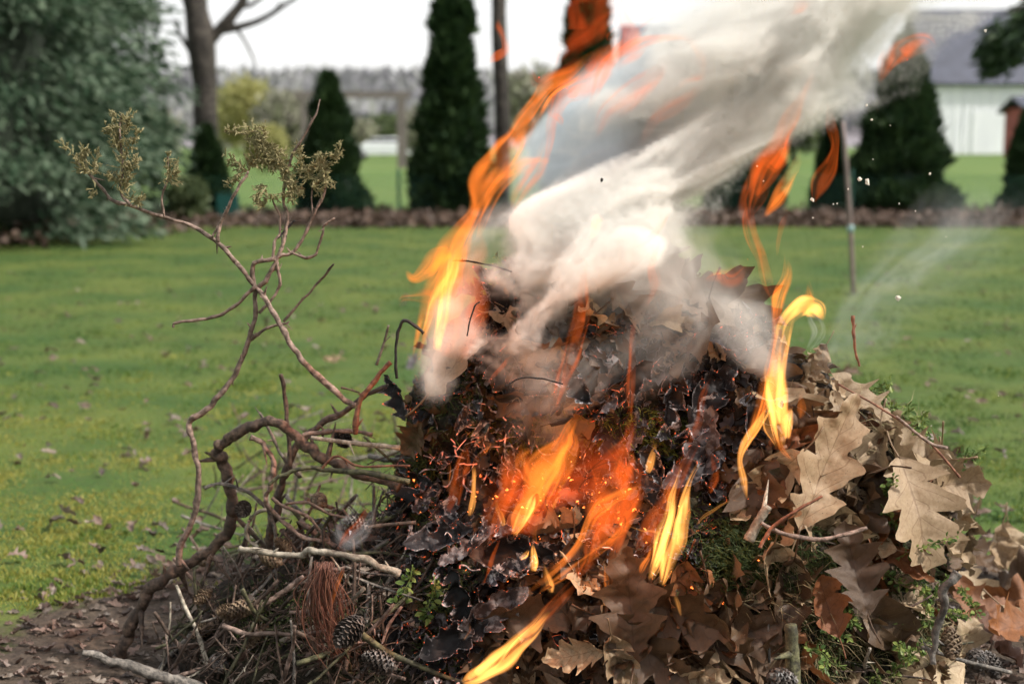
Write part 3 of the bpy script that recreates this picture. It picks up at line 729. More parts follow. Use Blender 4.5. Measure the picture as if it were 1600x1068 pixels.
# dry juniper foliage
m_jun = mat_foliage('juniper_dry', [(.13, .12, .055), (.24, .215, .10), (.36, .31, .17)], .65, .25, 25)
def jspray(name, parent, clusters, Y, n_each=46):
    V = []; Fc = []
    def needle(p, d, l, r):
        s = d.orthogonal().normalized(); q = d.cross(s); b = len(V)
        for (f, rr) in ((0, r), (.6, r * 1.1)):
            for a in range(4): V.append(p + d * l * f + (s * math.cos(a * 1.571) + q * math.sin(a * 1.571)) * rr)
        V.append(p + d * l)
        for a in range(4): Fc.append((b + a, b + (a + 1) % 4, b + 4 + (a + 1) % 4, b + 4 + a)); Fc.append((b + 4 + a, b + 4 + (a + 1) % 4, b + 8))
    for (x0, y0, x1, y1, dens) in clusters:
        a = P(x0, y0, Y); c = P(x1, y1, Y); ax = (c - a); L = ax.length; ax.normalize()
        for i in range(int(n_each * dens)):
            f = random.random(); p = a + (c - a) * f + Vector([random.gauss(0, .0025) for _ in range(3)])
            d = (ax * .6 + Vector((random.gauss(0, .6), random.gauss(0, .6), random.gauss(.1, .6)))).normalized(); l = random.uniform(.008, .02) * (1.15 - f * .5)
            needle(p, d, l, .0011)
            for _ in range(5):
                f2 = random.uniform(.25, 1); d2 = (d + Vector([random.gauss(0, .55) for _ in range(3)])).normalized(); needle(p + d * l * f2, d2, random.uniform(.004, .009), .001)
    o = obj(name, [v - parent.location for v in V], Fc, m_jun, parent, smooth=False); o['kind'] = 'stuff'; return o
jspray('foliage', J, [(139,272,97,222,.8),(120,250,130,235,.5),(145,275,152,240,.6),(190,262,180,178,1.4),(190,262,215,205,.8),(190,240,165,200,.7),(190,215,200,180,.8),(195,270,214,248,.5),(192,285,172,275,.5),(205,321,185,270,.5),(205,318,217,312,.4),(192,300,205,262,.5),
     (262,285,262,240,.4),(262,280,272,255,.25),(262,282,276,272,.3),(150,292,145,300,.2)], 2.585)
jspray('foliage', K, [(388,268,415,205,1.1),(415,205,350,206,.8),(400,225,440,240,1.0),(395,250,450,262,1.4),(388,268,348,245,.5),(385,272,352,288,.3),(410,215,425,260,1.3),(430,240,455,290,1.1),(380,215,420,230,.8),
     (443,280,470,300,.9),(455,270,508,262,.9),(490,265,530,240,.7),(500,262,515,292,.7),(470,262,465,225,.5),(505,265,495,240,.4),(440,300,405,322,.5),(420,290,400,310,.4),(460,295,455,310,.5),(480,270,498,300,.6),(525,248,531,228,.2)], 2.6, 60)

# pine cones
def cone_mesh():
    V = []; Fc = []
    tv, tf, _ = tube([(0, 0, 0, .004), (0, 0, .012, .010), (0, 0, .03, .009), (0, 0, .052, .003)], 8, 3, 0); V += tv; Fc += tf
    for i in range(90):
        f = i / 90; an = i * 2.39996; z = .003 + .046 * f; rr = .0165 * math.sin(math.pi * (f * .82 + .14)) ** .7
        d = Vector((math.cos(an), math.sin(an), 0)); s = Vector((-d.y, d.x, 0)); w = .0048 * (1.1 - .5 * f); c = Vector((0, 0, z)); b = len(V)
        up = Vector((0, 0, 1))
        V += [c + d * rr * .4 - s * w * .5, c + d * rr * .4 + s * w * .5, c + d * rr + s * w + up * .003, c + d * rr * 1.12 + up * .005, c + d * rr - s * w + up * .003,
              c + d * rr * .95 + s * w * .9 + up * .0008, c + d * rr * 1.06 + up * .0026, c + d * rr * .95 - s * w * .9 + up * .0008]
        Fc += [(b, b + 1, b + 2, b + 3, b + 4), (b + 2, b + 3, b + 6, b + 5), (b + 3, b + 4, b + 7, b + 6), (b, b + 1, b + 5, b + 6, b + 7)]
    return V, Fc
t = NT('cone_scale'); r = t.isl(); c = t.ramp(r, [(0, (.05, .032, .02)), (.6, (.13, .085, .05)), (1, (.22, .16, .10))]); t.bsdf(c, .6, t.noise(t.obc(), 200, 3), .4, .001); m_cone = t.m
t = NT('cone_dark'); r = t.isl(); c = t.ramp(r, [(0, (.012, .01, .009)), (.7, (.045, .035, .028)), (1, (.12, .10, .09))]); t.bsdf(c, .5, t.noise(t.obc(), 200, 3), .4, .001); m_coned = t.m
cv_, cf_ = cone_mesh(); cmesh = mesh('pine_cone', cv_, cf_, m_cone, smooth=False); cmeshd = mesh('pine_cone', cv_, cf_, m_coned, smooth=False)
cones = [(383,787,2.58,1.15,0,'dark closed pine cone hanging on the looped branch'),(455,865,2.56,1,1,'brown pine cone under the left end of the pale branch'),(400,945,2.5,1.3,1,None),(375,955,2.52,1.2,1,None),(330,920,2.6,1.1,1,'brown pine cone tucked under the bend of the looped branch'),(385,1010,2.48,1.3,1,'brown pine cone lowest but one in the brushwood left of centre'),
   (565,965,2.32,1.7,0,'blackened pine cone with shiny scales under the pale branch'),(545,695,2.62,1.2,0,'dark pine cone resting by the upper end of the forked branch'),(500,790,2.58,1.2,1,'brown pine cone framed by the small loops of twig'),(620,1045,2.3,1.5,0,'large dark pine cone at the bottom edge left of the ash leaves'),(440,880,2.52,1.2,1,None),
   (1488,1030,2.3,1.4,1,'tan pine cone under the knotted stick at the lower right'),(1525,1040,2.35,1.5,0,'dark pine cone beside the tan cone at the lower right'),(1200,1055,2.2,1.5,0,'dark pine cone left of the upright grey green stick'),(300,995,2.55,1.1,1,'leftmost brown pine cone lying on the soil'),(580,830,2.42,1.2,0,'dark pine cone nearest the small flame over the brushwood'),
   (320,880,2.75,1.2,1,'brown pine cone behind the looped branch near the lawn edge'),(350,1045,2.45,1.3,0,None),(1560,1060,2.4,1.3,0,'pine cone in the bottom right corner')]
for px, py, Y, s, m, lb in cones:
    o = bpy.data.objects.new('pine_cone', cmesh if m else cmeshd); C.objects.link(o); h = hit(px, py)
    p = P(px, py, Y)
    if (h[0] - Vector((0, 0, CAM_H))).length < (p - Vector((0, 0, CAM_H))).length and h[2] != 9: p = h[0] + h[1] * .015
    o.location = p; o.rotation_euler = (random.uniform(.6, 2.2), random.uniform(-.6, .6), random.uniform(0, 6.28)); s *= .85; o.scale = (s * .9, s * .9, s * .95)
    tag(o, lb or 'open brown pine cone half buried in the brushwood', 'pine cone', None if lb else 'pine cones in the brushwood')

# pine needle bundle hanging
e = empty('needle_bundle', P(508, 880, 2.4)); tag(e, 'bundle of red brown pine needles hanging under the pale branch', 'pine needles')
V = []; Fc = []
for i in range(130):
    x0 = random.gauss(508, 9); bx = random.gauss(0, 16); l = random.uniform(90, 165)
    pr = [(x0, 882 + random.uniform(-6, 6), .9), (x0 + bx - 6 + random.gauss(0, 4), 882 + l * .35, 1.0), (x0 + bx * 1.1 + random.gauss(0, 6), 882 + l * .7, .9), (x0 + bx * .5 + 14 + random.gauss(0, 12), 882 + l, .6)]
    tv, tf, _ = tube(path(pr, 2.4 + random.gauss(0, .012)), 4, 4, 0); b = len(V); V += [v - e.location for v in tv]; Fc += [tuple(q + b for q in f) for f in tf]
t = NT('needle'); r = t.isl(); t.bsdf(t.ramp(r, [(0, (.05, .018, .012)), (.6, (.12, .045, .028)), (1, (.2, .09, .055))]), .5); m_needle = t.m
o = obj('needles', V, Fc, m_needle, e); o['kind'] = 'stuff'
# curled burning tendrils
t = NT('tendril'); n = t.noise(t.obc(), 60, 3); t.bsdf(t.mix(t.mr(n, .4, .6), (.03, .02, .02), (.42, .38, .38)), .6, emis=(1, .12, .03), es=t.mr(n, .54, .66, 0, .8)); m_tend = t.m
V = []; Fc = []
for i in range(90):
    px, py = random.gauss(750, 50), random.gauss(690, 38)
    if i > 58: px, py = random.gauss(880, 60), random.gauss(885, 22)
    h = hit(px, py); pts_ = []; a = random.uniform(0, 6.28); q = h[0] + h[1] * .02; d = Vector((math.cos(a), -.2, math.sin(a)))
    w = random.uniform(.0006, .0017)
    for k in range(6):
        pts_.append((*q, w)); d = (d + Vector([random.gauss(0, .45) for _ in range(3)])).normalized(); q = q + d * random.uniform(.006, .014)
    tv, tf, _ = tube(pts_, 5, 3, .3); b = len(V); V += [v - PO for v in tv]; Fc += [tuple(x + b for x in f) for f in tf]
o = obj('ashen_tendrils', V, Fc, m_tend, pile); o['kind'] = 'stuff'
# embers in the hollow
t = NT('ember'); r = t.isl(); n = t.noise(t.obc(), 90, 3)
t.bsdf((.02, .012, .01), .8, emis=t.ramp(n, [(.35, (.8, .06, .01)), (.6, (1, .22, .04)), (.75, (1, .5, .12))]), es=t.math('MULTIPLY', t.mr(n, .42, .6), t.math('MULTIPLY_ADD', r, 5.0, 1.0))); m_emb = t.m
V = []; Fc = []
for i in range(330):
    if i < 200: px, py = random.gauss(870, 80), random.gauss(775, 35)
    elif i < 250: px, py = random.gauss(900, 120), random.gauss(880, 25)
    elif i < 285: px, py = random.gauss(655, 10), random.gauss(745, 50)
    else: px, py = random.uniform(520, 1250), random.uniform(620, 1060)
    p, n_, k = hit(px, py)
    if k == 9: continue
    s = random.choice((.0008, .0012, .0018, .0035)); b = len(V); p = p + n_ * random.uniform(.0, .02) - PO; u = n_.orthogonal().normalized(); w = n_.cross(u)
    for q in range(5): V.append(p + (u * math.cos(q * 1.257) + w * math.sin(q * 1.257)) * s * random.uniform(.25, 1.8))
    V.append(p + n_ * s * .6); Fc += [(b + q, b + (q + 1) % 5, b + 5) for q in range(5)]
o = obj('embers', V, Fc, m_emb, pile, smooth=False); o['kind'] = 'stuff'

# ------------------------------------------------------------------ flames: glowing gas bodies
def mat_flame(name, col, em, ab, absorb):
    t = NT(name); e_ = t.n('ShaderNodeEmission'); e_.inputs[0].default_value = col + (1,); e_.inputs[1].default_value = em
    a_ = t.n('ShaderNodeVolumeAbsorption'); a_.inputs[0].default_value = absorb + (1,); a_.inputs[1].default_value = ab
    s_ = t.n('ShaderNodeAddShader'); t.l(e_.outputs[0], s_.inputs[0]); t.l(a_.outputs[0], s_.inputs[1]); t.l(s_.outputs[0], t.out.inputs[1])
    t.m.cycles.homogeneous_volume = True
    return t.m
FM = {'hot': mat_flame('flame_hot', (1, .40, .085), 240, 60, (.8, .4, .15)),
      'mid': mat_flame('flame_mid', (1, .25, .035), 120, 90, (.8, .35, .08)),
      'dim': mat_flame('flame_dim', (1, .17, .025), 75, 90, (.8, .3, .08)),
      'red': mat_flame('flame_red', (1, .13, .025), 55, 80, (.8, .3, .12))}
def flame_sheet(Y, pts_, T, rr, dy=0, seed=0, nu=25, rimk=.65, ragged=1.0):
    q = [np.array(v) for v in catmull([(x, y, w, 0) for x, y, w in pts_], max(5, 72 // len(pts_)))]; m = len(q); off = Vector((rr.random() * 90, rr.random() * 90, 0))
    fr = []; bk = []; L = sum(float(np.hypot(*(q[i + 1] - q[i])[:2])) for i in range(m - 1)) / 100.0
    for i, c in enumerate(q):
        f = i / (m - 1); a = q[max(i - 1, 0)]; b = q[min(i + 1, m - 1)]; t_ = np.array([b[0] - a[0], b[1] - a[1]]); t_ /= (np.linalg.norm(t_) + 1e-9)
        s = np.array([-t_[1], t_[0]]); w = max(c[2], 1.2); yb = Y + dy * f + .03 * noise.noise(Vector((f * 4, 0, seed)) + off)
        ends = min(1, f / .06) ** .6 * min(1, (1 - f) / .22) ** .9; fl = f * L
        for k in range(nu):
            u = -1 + 2 * k / (nu - 1)
            wl = w * 1.12 * (1 + .55 * noise.noise(Vector((fl * 2.2, (0 if u < 0 else 7), 0)) + off) * ragged)
            lat = u * wl * .55 + w * .3 * noise.noise(Vector((fl * 1.6, u * .4, 2)) + off)
            x = c[0] + s[0] * lat; y = c[1] + s[1] * lat
            wv = noise.noise(Vector((u * 1.2, fl * 1.6, 5)) + off)
            st = .5 + 1.05 * noise.noise(Vector((u * 1.7 + wv * 1.6, fl * 1.3, 0)) + off) + .0 * noise.noise(Vector((u * 4.5 + wv * 3, fl * 1.6, 4)) + off)
            rim = (1 - rimk) + rimk * min(1, abs(u * 1.1 + .5 * wv)) ** 2
            th = w * MM * T * 2.6 * 1.2 * max(0, 1 - u * u) ** 1.6 * max(.12, min(1.5, st)) * rim * ends
            if k in (0, nu - 1) or i in (0, m - 1): th = 0
            yy = yb + .5 * w * MM * noise.noise(Vector((u * .9, fl * 1.4, 9)) + off) + .12 * w * MM * u * u
            fr.append(P(x, y, yy - th * .5)); bk.append(P(x, y, yy + th * .5))
    V = fr[:]; idx = {}; Fc = []
    for i in range(m):
        for k in range(nu):
            if k in (0, nu - 1) or i in (0, m - 1): idx[i, k] = i * nu + k
            else: idx[i, k] = len(V); V.append(bk[i * nu + k])
    for i in range(m - 1):
        for k in range(nu - 1):
            Fc.append((i * nu + k, i * nu + k + 1, (i + 1) * nu + k + 1, (i + 1) * nu + k))
            Fc.append((idx[i, k], idx[i + 1, k], idx[i + 1, k + 1], idx[i, k + 1]))
    return V, Fc, fr[nu // 2]
def flame(kind, Y, pts_, label, T=.16, seed=0, dy=0, layers=None):
    rr = random.Random(seed + int(pts_[0][0])); V, Fc, o0 = flame_sheet(Y, pts_, T, rr, dy, seed)
    wmax = max(w for _, _, w in pts_); n = len(pts_)
    if wmax > 16 and n > 3:                      # thinner licks that peel off the body
        for j in range(2 if wmax > 28 else 1):
            i0 = rr.randrange(0, max(1, n - 3)); i1 = min(n, i0 + rr.randint(3, 6)); sd = rr.choice((-1, 1)); sub = []
            for q_, (x, y, w) in enumerate(pts_[i0:i1]):
                g = q_ / max(1, i1 - i0 - 1); sub.append((x + sd * w * (.15 + .55 * g) + rr.uniform(-2, 2), y + rr.uniform(-4, 4) - 8 * g, w * .5 * (1 - .7 * g) + 2))
            v2, f2, _ = flame_sheet(Y + rr.choice((-.03, .03)), sub, T * 1.1, rr, dy, seed + j + 1, nu=13); b = len(V)
            V += v2; Fc += [tuple(i + b for i in f) for f in f2]
    o0 = Vector(o0); o = obj('flame', [v - o0 for v in V], Fc, FM[kind]); o.location = o0
    tag(o, label, 'flame', 'flames of the leaf fire'); return o
FL = [
 ('dim',2.3,[(760,850,6),(775,800,30),(790,760,34),(800,720,22),(812,690,6)],'dull orange flame at the left of the hollow',.1),
 ('dim',2.33,[(700,800,6),(715,760,16),(722,720,14),(735,690,4)],'dim red flame under the pale tendrils',.14),
 ('dim',2.25,[(905,900,6),(925,870,24),(930,830,26),(945,790,14),(955,760,4)],'dull flame between the hollow and the bent flame',.1),
 ('dim',2.4,[(1010,480,4),(1025,445,14),(1020,415,14),(1030,385,6),(1040,365,3)],'faint flame lost in the smoke at the top',.14),
 ('red',2.5,[(930,215,6),(945,180,26),(975,150,38),(1005,135,34),(1030,110,18),(1040,90,4)],'ragged red flame inside the upper smoke',.07),
 ('red',2.5,[(1000,230,4),(1020,190,18),(1050,170,24),(1080,150,16),(1095,120,4)],'pale red flame glimpsed through the upper smoke',.07),
 ('dim',2.48,[(800,330,5),(812,300,18),(835,270,22),(850,240,12),(856,215,3)],'short orange flame inside the left smoke edge',.14),
 ('dim',2.3,[(1075,700,4),(1090,660,12),(1098,620,10),(1110,590,3)],'thin dull flame behind the ash leaves',.14),
 ('mid',2.46,[(648,560,8),(664,510,22),(680,465,32),(694,420,46),(714,378,36),(736,335,24),(750,298,34),(772,262,46),(800,232,38),(818,200,26),(838,165,30),(872,132,34),(905,105,20),(935,82,8)],'tall orange flame climbing the left edge of the smoke',.2),
 ('mid',2.45,[(705,395,16),(685,405,26),(660,424,20),(645,432,14),(634,422,4)],'short orange tongue curling left from the tall left flame',.3),
 ('dim',2.44,[(700,470,10),(668,462,18),(645,462,14),(630,465,10),(622,474,3)],'faint yellow wisp of fire furthest left',.12),
 ('hot',2.44,[(684,548,12),(690,500,16),(700,450,16),(708,410,18),(714,385,6)],'bright yellow core of the left flame',.3),
 ('hot',2.45,[(660,520,8),(674,480,12),(690,450,12),(706,420,8)],'narrow yellow streak at the left rim of the fire',.3),
 ('dim',2.5,[(700,560,40),(715,510,60),(728,455,56),(738,400,36),(742,350,14)],'broad pale peach flame beside the left smoke',.08),
 ('dim',2.5,[(850,262,6),(858,225,14),(862,190,18),(880,150,30),(918,128,34),(950,100,40),(985,78,30),(1010,66,18),(1045,60,10),(1078,64,9),(1096,90,11),(1098,125,6),(1092,150,2)],'orange flame arching over to the right near the top',.14),
 ('red',2.5,[(868,110,6),(885,80,30),(905,50,56),(925,20,66),(945,-15,60),(970,-60,20)],'broad red orange flame before the dark conifer at the top',.07),
 ('dim',2.5,[(918,172,4),(932,140,16),(944,108,24),(962,82,24),(985,60,26),(978,25,18),(968,-8,10),(960,-30,3)],'twisting orange flame near the top of the picture',.16),
 ('dim',2.48,[(762,98,3),(776,90,14),(790,78,12),(786,60,10),(779,42,15),(780,27,3)],'small detached orange flame before the thin trunk',.3),
 ('red',2.5,[(830,110,4),(840,128,16),(862,120,24),(890,110,20),(905,85,6)],'pale red lick of fire at the top left of the smoke',.12),
 ('red',2.52,[(968,145,3),(985,130,8),(1000,118,9),(1015,105,3)],'short red streak left of the arching flame',.15),
 ('red',2.52,[(1050,150,3),(1070,128,9),(1090,120,12),(1100,118,3)],'faint red wisp inside the upper smoke',.12),
 ('mid',2.42,[(862,250,3),(840,255,18),(806,262,30),(780,290,22),(762,330,14),(748,365,8),(740,385,3)],'orange flame folding back over the left smoke edge',.13),
 ('dim',2.3,[(868,640,6),(878,600,18),(892,552,26),(905,505,22),(910,460,16),(914,425,8),(918,405,2)],'dull orange flame burning up the middle of the heap',.16),
 ('dim',2.28,[(985,650,6),(986,610,12),(988,565,11),(990,520,8),(992,495,3)],'thin upright orange flame behind the front smoke',.2),
 ('dim',2.27,[(762,598,3),(772,585,8),(786,570,8),(795,556,3)],'tiny slanting orange flame on the left of the heap',.3),
 ('mid',2.31,[(806,840,10),(816,805,32),(836,765,38),(856,725,34),(878,690,22),(892,665,14),(905,638,4)],'largest orange flame inside the charred hollow',.26),
 ('hot',2.29,[(802,834,8),(812,815,16),(826,790,16),(834,770,6)],'yellow foot of the hollow flame',.4),
 ('mid',2.33,[(850,800,5),(868,760,18),(885,720,24),(895,690,20),(888,665,6)],'second orange flame at the right of the hollow flame',.22),
 ('mid',2.33,[(832,700,4),(822,716,20),(824,740,24),(836,760,5)],'rounded orange flame at the left of the hollow flame',.16),
 ('hot',2.31,[(734,806,6),(738,785,12),(740,760,9),(741,738,6),(740,722,2)],'small yellow flame at the left end of the hollow',.35),
 ('hot',2.22,[(833,892,6),(834,878,11),(833,862,8),(832,848,2)],'small white yellow teardrop flame below the hollow',.5),
 ('hot',2.23,[(812,872,5),(820,866,9),(826,858,3)],'tiny yellow flame left of the teardrop flame',.4),
 ('hot',2.17,[(722,1066,6),(745,1055,20),(780,1032,26),(812,1005,20),(838,980,12),(860,955,5)],'bright yellow flame slanting out at the bottom of the heap',.35),
 ('dim',2.18,[(775,1040,4),(820,995,20),(850,965,16),(880,935,12),(905,905,4)],'orange haze of flame along the low diagonal flame',.14),
 ('mid',2.2,[(818,932,4),(850,905,14),(885,872,13),(912,838,14),(930,800,16),(955,780,17),(985,768,13),(1004,757,3)],'long bent orange flame in front of the hollow',.32),
 ('mid',2.19,[(842,925,3),(880,900,12),(925,868,14),(960,838,12),(985,815,8),(1008,785,3)],'straight orange streak of fire below the bent flame',.26),
 ('dim',2.28,[(950,860,30),(955,815,60),(962,765,64),(970,720,44),(984,680,24),(986,640,6)],'wide dull orange flame at the right end of the hollow',.12),
 ('dim',2.24,[(935,850,4),(950,815,14),(965,790,14),(985,765,4)],'faint flame between the streaks below the hollow',.16),
 ('hot',2.2,[(1016,906,8),(1022,878,20),(1032,845,22),(1044,810,16),(1050,780,12),(1058,750,5),(1066,722,2)],'left tongue of the bright twin flame at the front',.42),
 ('hot',2.2,[(1034,914,8),(1042,885,18),(1056,848,20),(1066,815,19),(1070,788,13),(1080,750,6),(1096,720,2)],'right tongue of the bright twin flame at the front',.42),
 ('red',2.36,[(760,830,30),(800,790,90),(860,760,120),(920,720,90),(950,670,40)],'deep orange glow of low fire filling the hollow',.05),
 ('dim',2.25,[(1000,900,20),(1015,850,36),(1040,800,34),(1062,750,24),(1085,700,10),(1100,670,4)],'soft orange haze round the bright twin flame',.07),
 ('mid',2.22,[(1000,895,4),(1006,882,14),(1014,868,12),(1018,850,3)],'orange lick left of the twin flame',.3),
 ('hot',2.22,[(1222,700,6),(1216,660,26),(1212,620,30),(1214,575,22),(1222,535,17),(1228,503,17),(1243,484,24),(1260,476,34),(1274,482,34),(1284,495,12),(1288,501,3)],'tall bright flame hooking right at its top on the right side',.3),
 ('mid',2.23,[(1262,490,22),(1264,470,17),(1263,455,8),(1262,441,2)],'pointed orange tip on the hooked flame',.26),
 ('mid',2.21,[(1162,695,5),(1175,668,18),(1190,625,20),(1201,582,14),(1208,535,10),(1212,495,12),(1220,465,19),(1229,440,14),(1232,420,9),(1228,403,2)],'slender orange flame left of the hooked flame',.3),
 ('hot',2.2,[(1168,780,3),(1162,752,11),(1156,718,9),(1166,690,13),(1184,664,15),(1200,640,10),(1206,618,3)],'curved yellow flame reaching lowest on the right side',.4),
 ('hot',2.19,[(1230,685,8),(1230,662,15),(1234,645,8),(1236,636,2)],'white hot spot at the foot of the hooked flame',.5),
 ('hot',2.19,[(1196,645,6),(1201,668,13),(1208,686,8),(1214,700,2)],'small hanging yellow flame beside the white hot spot',.35),
 ('mid',2.2,[(1212,680,4),(1220,700,9),(1230,712,6),(1238,718,2)],'small orange drip of fire under the hooked flame',.3),
 ('mid',2.22,[(1250,654,3),(1253,640,10),(1252,625,6),(1250,612,2)],'small separate orange flame right of the white hot spot',.26),
 ('dim',2.4,[(1100,440,4),(1122,430,24),(1145,432,28),(1160,420,14),(1170,412,3)],'faint amber patch of fire above the right slope',.09),
 ('dim',2.4,[(1212,480,4),(1200,445,16),(1188,405,18),(1174,365,14),(1166,325,16),(1172,290,16),(1178,255,4)],'faint amber flame rising above the slender flame',.13),
 ('dim',2.5,[(1168,345,5),(1180,305,26),(1196,268,40),(1210,236,36),(1222,206,26),(1240,176,20),(1254,148,11),(1268,120,8),(1277,98,2)],'tall red orange flame beside the right dark conifer',.14),
 ('mid',2.49,[(1194,340,5),(1212,312,20),(1230,285,22),(1243,258,15),(1252,236,3)],'orange flame right of the tall red orange one',.2),
 ('dim',2.49,[(1182,408,2),(1171,375,9),(1165,342,9),(1168,318,4)],'thin orange tail under the tall red orange flame',.22),
 ('dim',2.49,[(1214,400,2),(1216,375,7),(1222,350,9),(1232,330,3)],'thin amber tail at the right of the orange one',.22),
 ('dim',2.5,[(1272,318,5),(1280,288,22),(1296,258,20),(1304,228,12),(1300,198,11),(1297,165,4)],'slim orange flame just left of the metal stake',.15),
 ('dim',2.55,[(1374,128,4),(1386,104,22),(1406,84,32),(1430,68,26),(1450,66,22),(1464,74,3)],'detached orange flame before the right conifer top',.14),
 ('red',2.55,[(1234,24,3),(1250,12,17),(1268,2,4)],'small red scrap of flame high in the smoke',.16),
 ('dim',2.42,[(995,388,3),(1014,372,8),(1034,350,9),(1048,326,3)],'curved orange streak on the right of the pale smoke',.2),
 ('hot',2.4,[(924,374,4),(930,356,14),(934,342,14),(938,338,3)],'tiny bright flame afloat in the pale smoke',.2),
 ('hot',2.17,[(1064,962,2),(1059,945,6),(1054,928,3)],'tiny yellow flame at the foot of the twin flame',.35),
 ('mid',2.38,[(519,945,2),(525,922,6),(533,898,6),(538,884,2)],'little flame beside the hanging needles',.35),
 ('dim',2.4,[(528,856,3),(542,838,12),(560,820,12),(572,800,8),(582,788,2)],'faint red flame above the needle bundle',.16),
 ('mid',2.28,[(700,760,2),(702,740,5),(703,720,2)],'tiny thin flame left in the hollow',.3),
]
for i, (k, Y, q, lb, T) in enumerate(FL): flame(k, Y, q, lb, T, i * 3 + 1)
rf = random.Random(77)
for i in range(34):
    px, py = rf.uniform(690, 1120), rf.uniform(700, 960)
    if ((px - 900) / 230) ** 2 + ((py - 810) / 140) ** 2 > 1: continue
    h = hit(px, py); l = rf.uniform(25, 95); w = rf.uniform(4, 11); a = rf.gauss(.25, .3); q = []
    for j in range(6):
        q.append((px, py, w * (.5, 1, .95, .7, .4, .15)[j])); a += rf.gauss(0, .25); px += math.sin(a) * l / 5; py -= math.cos(a) * l / 5
    o = flame(rf.choice(('mid', 'dim', 'hot', 'dim')), h[0].y - .03, q, 'small flame licking up from the charred leaves', rf.uniform(.2, .35), 300 + i); o['group'] = 'small flames on the charred face'
for i in range(12):
    t0 = rf.random(); px = 800 + 190 * t0 + rf.gauss(0, 16); py = 250 - 190 * t0 + rf.gauss(0, 14); l = rf.uniform(30, 80); w = rf.uniform(6, 15); a = rf.gauss(.6, .35); q = []
    for j in range(6):
        q.append((px, py, w * (.3, 1, .9, .7, .4, .12)[j])); a += rf.gauss(0, .35); px += math.sin(a) * l / 5; py -= math.cos(a) * l / 5
    o = flame(rf.choice(('dim', 'red', 'dim')), 2.5 + rf.uniform(-.03, .04), q, 'loose tongue torn off the tall flame beside the smoke', rf.uniform(.12, .22), 400 + i); o['group'] = 'loose tongues at the top of the tall flame'

for (px, py, Y, e_, r_) in ((855, 765, 2.38, 1.7, .05), (1225, 620, 2.17, .75, .04), (1045, 850, 2.17, .3, .035), (700, 470, 2.42, .2, .05), (930, 840, 2.22, .35, .04)):
    ld = bpy.data.lights.new('fire_glow', 'POINT'); ld.energy = e_; ld.color = (1, .36, .10); ld.shadow_soft_size = r_
    lo_ = bpy.data.objects.new('fire_glow', ld); C.objects.link(lo_); lo_.location = P(px, py, Y)
